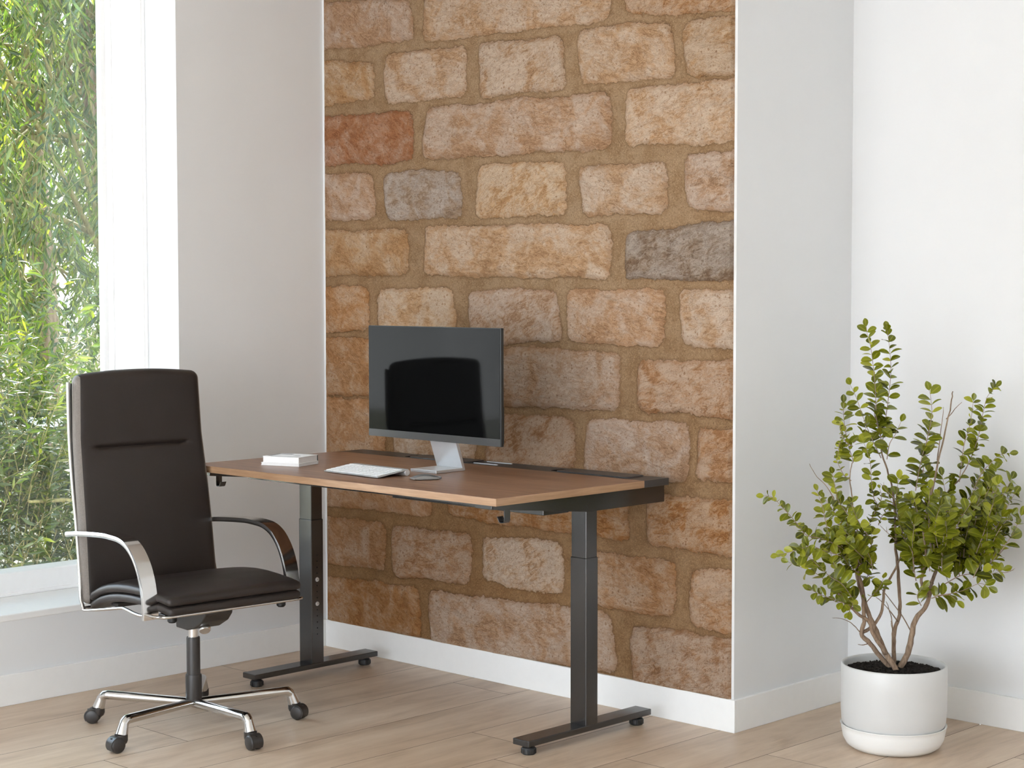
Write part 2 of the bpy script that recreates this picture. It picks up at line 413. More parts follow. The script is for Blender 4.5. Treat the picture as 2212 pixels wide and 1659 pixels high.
# ---- floor boards: each board a quad with a hairline gap, one mesh
def make_floor():
    rnd = random.Random(11); verts = []; faces = []; cols = []
    pw = 0.2775; x0 = 1.948 - pw * 12; g = 0.0011
    known = {5: -0.517 - 1.45 * 9, 7: -1.262 - 1.45 * 9, 10: -0.572 - 1.45 * 9}
    k = 0
    while x0 + k * pw < XR:
        xa, xb = x0 + k * pw, x0 + (k + 1) * pw
        y = known.get(k, -13 + rnd.random() * 1.45)
        while y < D_:
            ya, yb = y, y + 1.45; y = yb
            if yb < YF or xb < -0.01: continue
            ya = max(ya, YF); yb = min(yb, D_)
            xaa, xbb = max(xa, -0.01), min(xb, XR)
            n = len(verts)
            verts += [(xaa + g, ya + g, 0), (xbb - g, ya + g, 0), (xbb - g, yb - g, 0), (xaa + g, yb - g, 0)]
            faces.append((n, n + 1, n + 2, n + 3)); c = (rnd.random(), rnd.random(), rnd.random() ** 1.5, 1)
            cols += [c] * 4
        k += 1
    nb = len(faces); n = len(verts)
    verts += [(-0.01, YF, -0.004), (XR, YF, -0.004), (XR, D_, -0.004), (-0.01, D_, -0.004)]; faces.append((n, n + 1, n + 2, n + 3)); cols += [(0, 0, 1, 1)] * 4
    n = len(verts)
    verts += [(-0.01, YF, -0.1), (XR, YF, -0.1), (XR, D_, -0.1), (-0.01, D_, -0.1)]; faces.append((n + 3, n + 2, n + 1, n)); cols += [(0, 0, 1, 1)] * 4
    me = bpy.data.meshes.new('floor'); me.from_pydata(verts, [], faces)
    a = me.attributes.new('plank', 'FLOAT_COLOR', 'POINT'); a.data.foreach_set('color', np.array(cols, dtype=np.float32).ravel())
    me.materials.append(M['floor']); me.materials.append(M['gap'])
    for p in me.polygons[nb:]: p.material_index = 1
    o = link('floor', me, None); tag(o, 'light oak board floor of the room', 'floor', kind='structure')
M['gap'] = simple('dark board joint', (0.07, 0.045, 0.03), 0.8, var=0.0)
make_floor()

# ---- window
win = empty('window_1', (-0.21, WIN0, SILL)); tag(win, 'tall white framed window looking onto green willow leaves', 'window', kind='structure')
def lb(mb, *a, **k):  # boxes given in room coordinates, stored relative to the window
    a = list(a); mtx = Matrix.Translation((0.21, -WIN0, -SILL)); return mb.box(*a, mtx=mtx, **k)
f = MB(); TOPZ = HEAD
rx0, rx1 = -0.43, -0.32                       # bottom rail depth
# deep jamb lining along the reveal, with fine raised profile lines
lb(f, -0.43, -0.206, WIN0 - 0.010, WIN0 - 0.0005, SILL, HEAD, bev=0.002)
lb(f, -0.43, -0.395, WIN0 - 0.016, WIN0 - 0.009, SILL, HEAD, bev=0.002)
lb(f, -0.365, -0.360, WIN0 - 0.0115, WIN0 - 0.009, SILL, HEAD, bev=0.0008)
lb(f, -0.43, -0.206, WIN1 + 0.0005, WIN1 + 0.010, SILL, HEAD, bev=0.002)
lb(f, rx0, rx1, WIN1 + 0.010, WIN0 - 0.010, SILL, SILL + 0.083, bev=0.004)
lb(f, rx1 - 0.004, rx1 + 0.010, WIN1 + 0.010, WIN0 - 0.010, SILL, SILL + 0.012, bev=0.003)
lb(f, rx0, rx1, WIN1 + 0.010, WIN0 - 0.010, HEAD - 0.083, HEAD, bev=0.004)
lb(f, -0.46, -0.43, WIN0 - 0.035, WIN0 - 0.0005, SILL, HEAD, bev=0.002)
lb(f, -0.46, -0.43, WIN1 + 0.0005, WIN1 + 0.035, SILL, HEAD, bev=0.002)
lb(f, -0.206, -0.192, WIN0 - 0.0035, WIN0 - 0.0005, SILL, HEAD)
for y in (-2.75, -4.6): lb(f, -0.45, -0.36, y - 0.04, y + 0.04, SILL + 0.083, HEAD - 0.083, bev=0.004)
f.build('window_frame', M['frame'], win)
s = MB(); lb(s, -0.32, 0.004, WIN1, WIN0 - 0.0005, SILL - 0.023, SILL, bev=0.003); s.build('window_sill', M['trim'], win)
g = MB(); lb(g, -0.4405, -0.440, WIN1 + 0.02, WIN0 - 0.02, SILL + 0.06, HEAD - 0.06); g.build('window_pane', M['glass'], win)
gs = MB(); lb(gs, -0.439, -0.4305, WIN0 - 0.030, WIN0 - 0.016, SILL + 0.083, HEAD - 0.083, bev=0.002)
gs.build('glazing_bead', M['alu'], win)

# ---- brick facing: rough relief of old bricks set in sandy mortar
BCOL = {'l': (0.515, 0.385, 0.282), 'c': (0.56, 0.41, 0.275), 'p': (0.485, 0.355, 0.27), 'o': (0.45, 0.285, 0.172), 't': (0.47, 0.33, 0.215),
        'y': (0.41, 0.235, 0.115), 'r': (0.42, 0.21, 0.105), 'g': (0.385, 0.315, 0.265), 'd': (0.27, 0.21, 0.165)}
BRICKS=[
 ([(-0.249,2.522),(0.494,2.461),(0.524,2.32),(-0.252,2.331)],'p'),
 ([(0.586,2.492),(1.473,2.408),(1.469,2.293),(0.58,2.304)],'l'),
 ([(1.538,2.4),(2.066,2.349),(2.066,2.26),(1.551,2.299)],'o'),
 ([(-0.252,2.29),(0.298,2.25),(0.297,2.122),(-0.254,2.103)],'t'),
 ([(0.373,2.264),(0.793,2.263),(0.792,2.092),(0.365,2.096)],'l'),
 ([(0.862,2.26),(1.256,2.249),(1.271,2.084),(0.869,2.081)],'l'),
 ([(1.338,2.266),(1.73,2.248),(1.743,2.081),(1.346,2.091)],'l'),
 ([(1.788,2.245),(2.066,2.237),(2.068,2.068),(1.797,2.081)],'t'),
 ([(-0.255,2.065),(0.513,2.05),(0.512,1.877),(-0.257,1.888)],'r'),
 ([(0.594,2.055),(1.465,2.046),(1.474,1.871),(0.57,1.88)],'p'),
 ([(1.548,2.047),(2.068,2.048),(2.069,1.862),(1.546,1.874)],'l'),
 ([(-0.258,1.847),(0.29,1.831),(0.308,1.672),(-0.26,1.669)],'p'),
 ([(0.363,1.83),(0.76,1.821),(0.767,1.661),(0.369,1.667)],'g'),
 ([(0.868,1.836),(1.27,1.825),(1.274,1.654),(0.844,1.662)],'c'),
 ([(1.339,1.806),(1.715,1.8),(1.712,1.652),(1.355,1.652)],'l'),
 ([(1.798,1.829),(2.07,1.821),(2.071,1.649),(1.801,1.658)],'p'),
 ([(-0.26,1.617),(0.479,1.619),(0.486,1.46),(-0.263,1.456)],'t'),
 ([(0.584,1.623),(1.471,1.612),(1.475,1.442),(0.577,1.456)],'l'),
 ([(1.549,1.578),(2.071,1.617),(2.073,1.434),(1.55,1.438)],'d'),
 ([(-0.263,1.4),(0.267,1.404),(0.27,1.252),(-0.265,1.221)],'o'),
 ([(0.324,1.397),(0.721,1.397),(0.74,1.242),(0.328,1.239)],'c'),
 ([(0.814,1.39),(1.231,1.394),(1.253,1.225),(0.814,1.213)],'p'),
 ([(1.288,1.394),(1.707,1.391),(1.7,1.218),(1.291,1.229)],'p'),
 ([(1.774,1.397),(2.073,1.39),(2.075,1.213),(1.778,1.227)],'l'),
 ([(-0.266,1.206),(0.445,1.205),(0.444,1.002),(-0.268,0.992)],'o'),
 ([(0.518,1.196),(1.509,1.186),(1.517,1.002),(0.517,0.991)],'p'),
 ([(1.596,1.157),(2.075,1.176),(2.076,1.003),(1.602,1.005)],'o'),
 ([(-0.269,0.973),(0.343,0.973),(0.352,0.778),(-0.272,0.738)],'o'),
 ([(0.412,0.954),(0.837,0.957),(0.837,0.789),(0.411,0.782)],'l'),
 ([(0.895,0.95),(1.313,0.957),(1.315,0.788),(0.895,0.779)],'o'),
 ([(1.377,0.96),(1.807,0.964),(1.804,0.786),(1.367,0.779)],'p'),
 ([(1.852,0.954),(2.077,0.963),(2.078,0.8),(1.85,0.792)],'o'),
 ([(-0.272,0.725),(0.608,0.744),(0.607,0.57),(-0.274,0.556)],'o'),
 ([(0.699,0.74),(1.554,0.737),(1.553,0.572),(0.698,0.579)],'y'),
 ([(1.65,0.726),(2.079,0.731),(2.08,0.564),(1.641,0.568)],'y'),
 ([(-0.275,0.494),(0.356,0.513),(0.346,0.338),(-0.277,0.331)],'o'),
 ([(0.398,0.506),(0.817,0.51),(0.804,0.339),(0.399,0.329)],'o'),
 ([(0.877,0.514),(1.255,0.527),(1.261,0.354),(0.886,0.361)],'l'),
 ([(1.341,0.511),(1.759,0.512),(1.748,0.339),(1.337,0.342)],'o'),
 ([(1.824,0.499),(2.08,0.519),(2.082,0.328),(1.826,0.321)],'o'),
 ([(-0.278,0.254),(0.534,0.29),(0.548,0.11),(-0.28,0.083)],'y'),
 ([(0.598,0.28),(1.47,0.313),(1.508,0.125),(0.605,0.082)],'p'),
 ([(1.579,0.279),(2.082,0.298),(2.084,0.103),(1.579,0.097)],'o'),
 ([(-0.28,0.044),(0.276,0.058),(0.274,-0.164),(-0.283,-0.191)],'y'),
 ([(0.341,0.045),(0.815,0.07),(0.815,-0.126),(0.34,-0.16)],'o'),
 ([(0.883,0.052),(1.28,0.064),(1.281,-0.115),(0.883,-0.149)],'o'),
]

rb = random.Random(5)
z0 = 2.52
for row in range(2):
    x = -0.3 + 0.25 * row
    while x < 2.1:
        L = rb.choice([0.42, 0.9])
        if z0 + row * 0.21 > 2.45 and row == 0 : pass
        BRICKS.append(([(x + 0.04, z0 + 0.17 + row * 0.21), (x + L - 0.04, z0 + 0.16 + row * 0.21), (x + L - 0.04, z0 + 0.0 + row * 0.21), (x + 0.04, z0 + 0.005 + row * 0.21)], rb.choice('lpot')))
        x += L

def make_brick():
    xa, xb, za, zb = 0.011, W_ - 0.010, HB, HC
    st = 0.0048
    nx = int((xb - xa) / st) + 1; nz = int((zb - za) / st) + 1
    X, Z = np.meshgrid(np.linspace(xa, xb, nx), np.linspace(za, zb, nz))
    def wav(px, pz, f, s):
        return (np.sin(px * f * 1.0 + pz * f * 0.43 + s) + np.sin(pz * f * 1.31 - px * f * 0.57 + s * 2.3) + np.sin((px + pz) * f * 0.81 + s * 4.1)) / 3
    PX = X + 0.006 * wav(X, Z, 23, 1) + 0.0035 * wav(X, Z, 71, 3) + 0.002 * wav(X, Z, 190, 5)
    PZ = Z + 0.006 * wav(X, Z, 21, 2) + 0.0035 * wav(X, Z, 67, 7) + 0.002 * wav(X, Z, 170, 9)
    best = np.full(X.shape, -0.2); bid = np.zeros(X.shape); col = np.zeros(X.shape + (3,)); hmax = np.full(X.shape, 0.008)
    rc = random.Random(3)
    for i, (q, c) in enumerate(BRICKS):
        d = []
        for k in range(4):
            (x1, z1), (x2, z2) = q[k], q[(k + 1) % 4]
            L = math.hypot(x2 - x1, z2 - z1)
            d.append(((PX - x1) * (z1 - z2) + (PZ - z1) * (x2 - x1)) / L * -1)
        kk = 62.0
        m = -np.log(sum(np.exp(-kk * np.clip(v, -0.3, 1)) for v in d)) / kk + 0.002
        upd = m > best
        best = np.where(upd, m, best); bid = np.where(upd, (i * 0.377) % 1.0, bid)
        j = rc.uniform(0.92, 1.06); wt = rc.uniform(-0.012, 0.018)
        cc = np.array(BCOL[c]) * np.array((0.93, 0.91, 0.90)) * j + np.array([wt, 0, -wt])
        col[upd] = cc; hmax = np.where(upd, rc.uniform(0.008, 0.012), hmax)
    s = np.clip((best + 0.010) / 0.024, 0, 1); s = s * s * (3 - 2 * s)
    H = s * hmax + 0.0018 * wav(X, Z, 48, 4) * s + 0.0012 * wav(X, Z, 120, 8)
    edge_fade = np.minimum(np.minimum(X - xa, xb - X), 1) / 0.003
    H = np.clip(H + 0.002, 0.001, None) * np.clip(edge_fade, 0, 1) * np.clip(0.25 + (X - xa) / 0.05, 0, 1)
    co = np.stack([X, -H, Z], -1).reshape(-1, 3).astype(np.float32)
    idx = np.arange(nx * nz).reshape(nz, nx)
    quads = np.stack([idx[:-1, :-1], idx[:-1, 1:], idx[1:, 1:], idx[1:, :-1]], -1).reshape(-1, 4)
    me = bpy.data.meshes.new('brick_facing')
    me.vertices.add(len(co)); me.vertices.foreach_set('co', co.ravel())
    me.loops.add(quads.size); me.loops.foreach_set('vertex_index', quads.ravel().astype(np.int32))
    me.polygons.add(len(quads)); me.polygons.foreach_set('loop_start', np.arange(0, quads.size, 4, dtype=np.int32))
    me.update(calc_edges=True); me.validate()
    one = np.ones(X.shape + (1,))
    a = me.attributes.new('brick_color', 'FLOAT_COLOR', 'POINT'); a.data.foreach_set('color', np.concatenate([col, one], -1).astype(np.float32).ravel())
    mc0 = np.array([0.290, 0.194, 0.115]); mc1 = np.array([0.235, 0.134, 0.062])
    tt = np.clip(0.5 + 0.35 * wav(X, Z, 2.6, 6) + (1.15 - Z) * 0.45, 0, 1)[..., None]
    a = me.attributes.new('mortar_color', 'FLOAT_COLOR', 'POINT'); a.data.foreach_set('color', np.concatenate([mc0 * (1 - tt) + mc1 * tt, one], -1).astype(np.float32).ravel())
    a = me.attributes.new('edge', 'FLOAT', 'POINT'); a.data.foreach_set('value', best.astype(np.float32).ravel())
    a = me.attributes.new('brick_id', 'FLOAT', 'POINT'); a.data.foreach_set('value', bid.astype(np.float32).ravel())
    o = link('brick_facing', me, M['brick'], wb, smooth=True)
    o['label'] = 'cream and orange bricks in sandy brown mortar'
make_brick()

# ------------------------------------------------------------------ desk
Z0, TH = 0.803, 0.0226
DX0, DX1, DY0, DYW, DY1 = 0.338, 1.805, -0.881, -0.218, -0.098
desk = empty('standing_desk', ((DX0 + DX1) / 2, -0.40, 0), 0, 'walnut topped standing desk with two charcoal steel legs against the brick wall', 'desk')
class DB(MB):
    """room coordinates -> desk-local"""
    def build(s, name, mat, parent=None, smooth=False, auto=35):
        bmesh.ops.transform(s.bm, matrix=Matrix.Translation((-(DX0 + DX1) / 2, 0.40, 0)), verts=s.bm.verts)
        return MB.build(s, name, mat, parent or desk, smooth, auto)
top = DB().box(DX0, DX1, DY0, DYW - 0.0005, Z0 - TH, Z0, 0.0012).build('tabletop', M['wood'])
top.data.materials.append(M['edge'])
for p in top.data.polygons:
    if abs(p.normal.z) < 0.9: p.material_index = 1
tray = DB().box(DX0, DX1, DYW, DY1, Z0 - TH, Z0 - 0.0005, 0.0012).build('cable_tray', M['tray']); tray['label'] = 'charcoal cable strip along the back edge'
def flap(x0, x1):
    m = DB(); y0, y1 = -0.205, -0.110; r = 0.02; pts = []
    for cx, cy, a0 in ((x1 - r, y1 - r, 0), (x0 + r, y1 - r, 90), (x0 + r, y0 + r, 180), (x1 - r, y0 + r, 270)):
        for k in range(5): pts.append((cx + r * math.cos(R(a0 + k * 22.5)), cy + r * math.sin(R(a0 + k * 22.5))))
    m.prism(pts, 'z', Z0 - 0.001, Z0 + 0.0035, 0.001)
    o = m.build('cable_flap', M['tray'], tray); o.matrix_parent_inverse = Matrix()
    n = DB().box(x0 - 0.03, x0 - 0.001, -0.19, -0.13, Z0 - 0.004, Z0 + 0.0006).build('cable_notch', M['hole'], tray)
    return o
flap(1.41, 1.72); flap(0.70, 1.00)
DB().box(1.015, 1.13, -0.188, -0.183, Z0 - 0.001, Z0 + 0.002, 0.0006).box(1.02, 1.14, -0.128, -0.123, Z0 - 0.001, Z0 + 0.002, 0.0006).build('cable_slot', M['alu'], tray)
def bracket(x0, x1):
    m = DB(); zt = Z0 - TH
    m.prism([(-0.862, zt), (-0.862, zt - 0.014), (-0.44, 0.722), (-0.075, 0.722), (-0.075, zt)], 'x', x0, x1, 0.001)
    return m.build('side_bracket', M['steel'])
bracket(1.70, 1.768); bracket(0.352, 0.42)
DB().box(0.42, 1.70, -0.70, -0.66, 0.745, Z0 - TH, 0.001).build('front_rail', M['steel'])
DB().box(1.02, 1.70, -0.57, -0.455, 0.716, 0.768, 0.002).build('motor_box', M['steel'])
DB().box(0.42, 1.02, -0.54, -0.475, 0.728, 0.768, 0.002).build('cross_beam', M['steel'])
def leg(x0, x1, screws):
    fy0, fy1, cb0, cb1 = -0.672, -0.097, -0.4136, -0.3584
    leg_ = DB().box(x0, x1, cb0, cb1, 0.049, 0.572, 0.0025).build('leg', M['steel'])
    e = 0.002
    DB().box(x0 + e, x1 - e, cb0 + e, cb1 - e, 0.57, 0.722, 0.0025).build('inner_tube', M['steel'], leg_)
    DB().box(x0, x1, fy0, fy1, 0.0305, 0.0495, 0.002).build('foot', M['steel'], leg_)
    for y in (fy0 + 0.035, fy1 - 0.035):
        mb = DB()
        mb.lathe([(0, 0), (0.019, 0), (0.022, 0.003), (0.022, 0.017), (0.020, 0.021), (0.014, 0.022), (0.014, 0.0315), (0, 0.0315)], 24, Matrix.Translation(((x0 + x1) / 2, y, 0)))
        gl = mb.build('levelling_glide', M['black'], leg_, True)
        kn = DB()
        for k in range(12):
            a = k * math.pi / 6
            kn.box(-0.002, 0.002, 0.0215, 0.0235, 0.004, 0.017, mtx=Matrix.Translation(((x0 + x1) / 2, y, 0)) @ Matrix.Rotation(a, 4, 'Z'))
        kn.build('glide_grip', M['plastic'], leg_)
    if screws:
        xm = x1; ym = -0.388
        for k in range(-4, 10):
            h = DB()
            z = 0.354 + k * -0.0221 + (0.0)
            if k in (0, 4): continue
            h.lathe([(0, -0.0005), (0.0022, -0.0005), (0.0022, 0.0004), (0, 0.0004)], 10, Matrix.Translation((xm, ym, z)) @ Matrix.Rotation(math.pi / 2, 4, 'Y'))
            h.build('adjustment_hole', M['hole'], leg_)
        for z in (0.354, 0.266):
            DB().lathe([(0, 0.0035), (0.004, 0.0035), (0.0075, 0.0022), (0.0082, 0), (0.0082, -0.001)], 20, Matrix.Translation((xm, ym, z)) @ Matrix.Rotation(math.pi / 2, 4, 'Y')).build('screw', M['zinc'], leg_, True)
            DB().lathe([(0, 0.0042), (0.0016, 0.0042), (0.0016, 0.003)], 8, Matrix.Translation((xm, ym, z)) @ Matrix.Rotation(math.pi / 2, 4, 'Y')).build('screw_recess', M['black'], leg_)
leg(1.669, 1.735, False); leg(0.3434, 0.4141, True)
def hook(x, sgn):
    # flat steel strip bent into a J, hanging from the side bracket
    y0, y1 = -0.80, -0.775; th = 0.0022; zt = Z0 - TH - 0.001
    pts = [(x, zt), (x, 0.728), (x + sgn * 0.003, 0.7225), (x + sgn * 0.009, 0.7215), (x + sgn * 0.016, 0.7215), (x + sgn * 0.0195, 0.724), (x + sgn * 0.027, 0.738)]
    m = DB(); o2 = []
    for i, p in enumerate(pts):
        a = Vector(pts[max(i - 1, 0)]); b = Vector(pts[min(i + 1, len(pts) - 1)]); d = (b - a).normalized()
        o2.append((p[0] - d.y * th, p[1] + d.x * th))
    m.prism(list(pts) + o2[::-1], 'y', y0, y1, 0.0006)
    m.build('hook', M['steel'])
hook(1.757, -1); hook(0.37, 1)
# ------------------------------------------------------------------ monitor
mon = empty('monitor', (1.124, -0.468, Z0 + 0.0004), 0, 'black flat screen monitor on silver angled stand on the desk', 'monitor')
def MM(): return Matrix.Translation((1.124 - 1.125, 0, 0)) @ Matrix.Rotation(R(-1.4), 4, 'Z')
mz0, mz1 = 0.1, 0.475
b = MB(); b.box(-0.323, 0.323, -0.0155, -0.0035, mz0, mz1, 0.002, mtx=MM()); b.build('housing', M['black'], mon)
rear = MB(); rear.box(-0.312, 0.312, -0.004, 0.014, mz0 + 0.003, mz0 + 0.130, 0.009, 3, mtx=MM()); rear.build('rear_cover', M['black'], mon, True)
s = MB(); s.box(-0.3205, 0.3175, -0.0162, -0.0150, mz0 + 0.0245, mz1 - 0.002, 0.0003, mtx=MM()); s.build('screen', M['screen'], mon)
s = MB(); s.box(-0.3225, 0.3200, -0.0164, -0.0150, mz0 + 0.0005, mz0 + 0.0243, 0.0003, mtx=MM()); s.build('lower_bezel', M['bezel'], mon)
st = MB()
st.box(-0.058, 0.060, -0.062, 0.072, 0, 0.0095, 0.001, mtx=Matrix.Rotation(R(2.5), 4, 'Z'))
st.build('stand_base', M['alu'], mon)
nk = MB(); nk.prism([(0.074, 0.0), (0.062, 0.0097), (0.012, 0.145), (0.024, 0.150), (0.0755, 0.004)], 'x', -0.058, 0.060, 0.001)
bmesh.ops.transform(nk.bm, matrix=Matrix.Rotation(R(2.5), 4, 'Z'), verts=nk.bm.verts)
nk.build('stand_neck', M['alu'], mon)

# ------------------------------------------------------------------ keyboard
kb = empty('keyboard', (0.878, -0.741, Z0), R(-3.2), 'slim white keyboard on the desk left of the mouse', 'keyboard')
KW, KD = 0.281, 0.128; tilt = R(7.2)
Tk = Matrix.Translation((0, 0, 0.002)) @ Matrix.Rotation(tilt, 4, 'X')
MB().box(0, KW, 0, KD, 0, 0.0042, 0.0012, mtx=Tk).build('slab', M['kbase'], kb)
cy = MB(); cy.lathe([(0, 0), (0.0098, 0), (0.0106, 0.001), (0.0106, KW - 0.001), (0.0098, KW), (0, KW)], 24, Matrix.Translation((0, KD - 0.006, 0.0108)) @ Matrix.Rotation(math.pi / 2, 4, 'Y'))
cy.build('battery_tube', M['alu'], kb, True)
ks = MB(); kx0, kx1 = 0.005, KW - 0.005; y = 0.004
rows = [[1, 1, 1, 1.25, 5.1, 1.25, 1, 1, 1, 1], [2.1] + [1] * 10 + [2.1], [1.7] + [1] * 11 + [1.6], [1.5] + [1] * 12 + [1], [1] * 13 + [1.5], [1] * 14]
for ri, rw in enumerate(rows):
    h = 0.0165 if ri < 5 else 0.0095
    tot = sum(rw); u = (kx1 - kx0) / tot; x = kx0
    for wdt in rw:
        ks.box(x + 0.0016, x + wdt * u - 0.0016, y, y + h - 0.0008, 0.0040, 0.0066, 0.0008, 1, mtx=Tk)
        x += wdt * u
    y += h + 0.0024
ks.build('key_field', M['key'], kb)

# ------------------------------------------------------------------ mouse
mo = MB()
def mf(p):
    t_ = (p.y + 0.056) / 0.112
    arch = 0.0085 + 0.0125 * math.sin(math.pi * min(1, max(0, t_)) ** 0.92)
    wx = 1.0 - 0.16 * abs(2 * t_ - 1) ** 3
    x = p.x * wx
    if p.z > 0:
        z = arch * (1 - 0.35 * (p.x / 0.0285) ** 2)
        z = 0.004 + (z - 0.004) * min(1, p.z / 0.008)
        if p.z > 0.0079: pass
    else: z = 0.004 + p.z * 0.35
    lift = 0.006 * abs(2 * t_ - 1) ** 4
    return Vector((x, p.y, z + (lift if p.z <= 0 else 0)))
mo.rbox(0.0285, 0.056, 0.01, 0.0099, (16, 28, 8), lambda p: mf(p) * 0.86)
mouse = mo.build('mouse', M['alu_mouse'], None, True, 80)
mouse.location = (1.285, -0.668, Z0 - 0.0003); mouse.rotation_euler = (0, 0, R(-26))
tag(mouse, 'smooth silver grey computer mouse on the desk right of the keyboard', 'mouse')

# ------------------------------------------------------------------ two books
def book(name, loc, rz, wx, dy, h, label, group, cover_print, spine_dark):
    r = empty(name, loc, rz, label, 'book', group)
    c = 0.0016
    MB().box(-wx / 2, wx / 2, -dy / 2, dy / 2, 0, c, 0.0004).box(-wx / 2, wx / 2, -dy / 2, dy / 2, h - c, h, 0.0004).build('cover', M['paper'], r)
    MB().box(-wx / 2 + 0.0015, wx / 2 - 0.0015, -dy / 2 + 0.0015, dy / 2 - 0.003, c - 0.0002, h - c + 0.0002).build('page_block', M['paper'], r)
    MB().box(-wx / 2, wx / 2, dy / 2 - 0.0022, dy / 2, 0.0, h, 0.0005).build('spine', M['spine'] if spine_dark else M['paper'], r)
    if cover_print:
        p = MB()
        p.box(-wx / 2 + 0.030, wx / 2 - 0.006, -dy / 2 + 0.004, -dy / 2 + 0.011, h - 0.0003, h + 0.0003)
        p.box(-wx / 2 + 0.004, -wx / 2 + 0.018, -dy / 2 + 0.02, dy / 2 - 0.02, h - 0.0003, h + 0.0003)
        p.box(-wx / 2 + 0.018, -wx / 2 + 0.062, dy / 2 - 0.035, dy / 2 - 0.018, h - 0.0003, h + 0.0003)
        p.box(wx / 2 - 0.050, wx / 2 - 0.022, -dy / 2 + 0.045, -dy / 2 + 0.047, h - 0.0003, h + 0.0003)
        p.box(wx / 2 - 0.050, wx / 2 - 0.030, -dy / 2 + 0.055, -dy / 2 + 0.057, h - 0.0003, h + 0.0003)
        p.build('cover_print', M['ink'], r)
    return r
a_ = R(18); e1 = Vector((math.cos(a_), math.sin(a_), 0)); e2 = Vector((-math.sin(a_), math.cos(a_), 0))
corner = Vector((0.689, -0.692, Z0 + 0.0004))
book('book', corner - e1 * 0.0765 + e2 * 0.061, a_, 0.153, 0.122, 0.0098, 'thin white book lying flat on the desk under the thicker book', 'books on the desk', False, False)
book('book', corner - e1 * 0.0735 + e2 * 0.0605 + Vector((0, 0, 0.0098)), a_, 0.1455, 0.1205, 0.0215, 'thick white book with grey cover print, topmost of the two stacked', 'books on the desk', True, True)

# ------------------------------------------------------------------ office chair
ch = empty('office_chair', (0.716, -1.151, 0), -1.63, 'dark brown leather high-back office chair on chrome five-star castors by the window', 'chair')
# backrest
BZ = [0.40, 0.49, 0.60, 0.76, 0.92, 1.09, 1.14]; BY = [-0.224, -0.233, -0.244, -0.266, -0.292, -0.300, -0.303]
b = MB()
def bf(p):
    z = 0.765 + p.z
    t_ = (z - 0.40) / 0.73
    hw = interp([0, 0.5, 1], [0.251, 0.243, 0.230], t_)
    x = p.x * hw / 0.25
    z += 0.014 * (1 - (p.x / 0.25) ** 2) * max(0, t_) ** 6 - 0.004
    y = interp(BZ, BY, z) - 0.027 + p.y
    if p.y > 0:
        fx = 1 - min(1, abs(p.x) / 0.235) ** 4
        gw = math.exp(-((z - 0.892) / 0.0055) ** 2) * (1 if abs(p.x) < 0.178 else max(0, 1 - (abs(p.x) - 0.178) / 0.012))
        y -= 0.012 * gw
        pd = math.exp(-((z - 0.90) / 0.05) ** 2) * fx
        y -= 0.004 * pd
        y += 0.004 * fx
    return Vector((x, y, z))
b.rbox(0.25, 0.027, 0.365, 0.0245, (44, 12, 130), bf)
bo = b.build('backrest', M['leather'], ch, True, 70)
bo.data.materials.append(M['lit_side'])
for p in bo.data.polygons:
    if abs(p.normal.x) > 0.42 and abs(p.center.x) > 0.2: p.material_index = 1  # side faces take the painted window sheen
# seat: upper and lower cushions
SY = [-0.235, -0.215, -0.19, -0.16, -0.11, -0.05, 0.02, 0.08, 0.15, 0.22, 0.26]; SZ = [-0.056, -0.045, -0.034, -0.022, -0.009, 0.0, 0.005, 0.005, 0.001, -0.005, -0.009]
def seat(hx, th, zc, r, crown, name, yb=-0.228, yf=0.255):
    m = MB(); hy = (yf - yb) / 2; yc = (yf + yb) / 2
    def sf(p):
        y = yc + p.y
        z = zc + p.z + interp(SY, SZ, y)
        if p.z > 0: z += crown * (1 - (p.x / hx) ** 4) * (1 - ((p.y) / hy) ** 4)
        return Vector((p.x, y, z))
    m.rbox(hx, hy, th / 2, r, (36, 36, 8), sf)
    return m.build(name, M['leather'], ch, True, 70)
seat(0.244, 0.030, 0.4725, 0.0145, 0.008, 'seat_cushion')
seat(0.241, 0.029, 0.4435, 0.0125, 0.0, 'lower_cushion')
# thin polished rail framing seat and back
fr = MB()
for sx in (1, -1):
    x = 0.257 * sx; xb = 0.240 * sx
    path = smooth_path([(xb, -0.345, 1.103), (xb, -0.341, 0.93), (xb * 1.012, -0.320, 0.78), (xb * 1.025, -0.292, 0.64), (xb * 1.042, -0.268, 0.50), (x, -0.250, 0.41)], 4)
    path += smooth_path([(x, -0.241, 0.398), (x, -0.234, 0.386), (x, -0.22, 0.383), (x, -0.10, 0.402), (x, 0.0, 0.419), (x, 0.03, 0.419), (x, 0.105, 0.411), (x, 0.20, 0.418), (x * 0.985, 0.232, 0.4205), (x * 0.94, 0.243, 0.421), (x * 0.8, 0.245, 0.421), (0, 0.245, 0.421)], 4)[0:]
    fr.tube(path, 0.0065, 10, sx=0.005)
fr.tube([(0.252, -0.238, 0.387), (-0.252, -0.238, 0.387)], 0.006, 8)
fr.build('frame_rail', M['chrome'], ch, True, 60)
# back shell behind the cushion
shell = MB(); shell.rbox(0.238, 0.004, 0.348, 0.0035, (12, 2, 40), lambda p: Vector((p.x * (0.985 - 0.03 * p.z / 0.35), interp(BZ, BY, 0.752 + p.z) - 0.0555 + p.y, 0.752 + p.z)))
shell.build('back_shell', M['plastic'], ch, True)
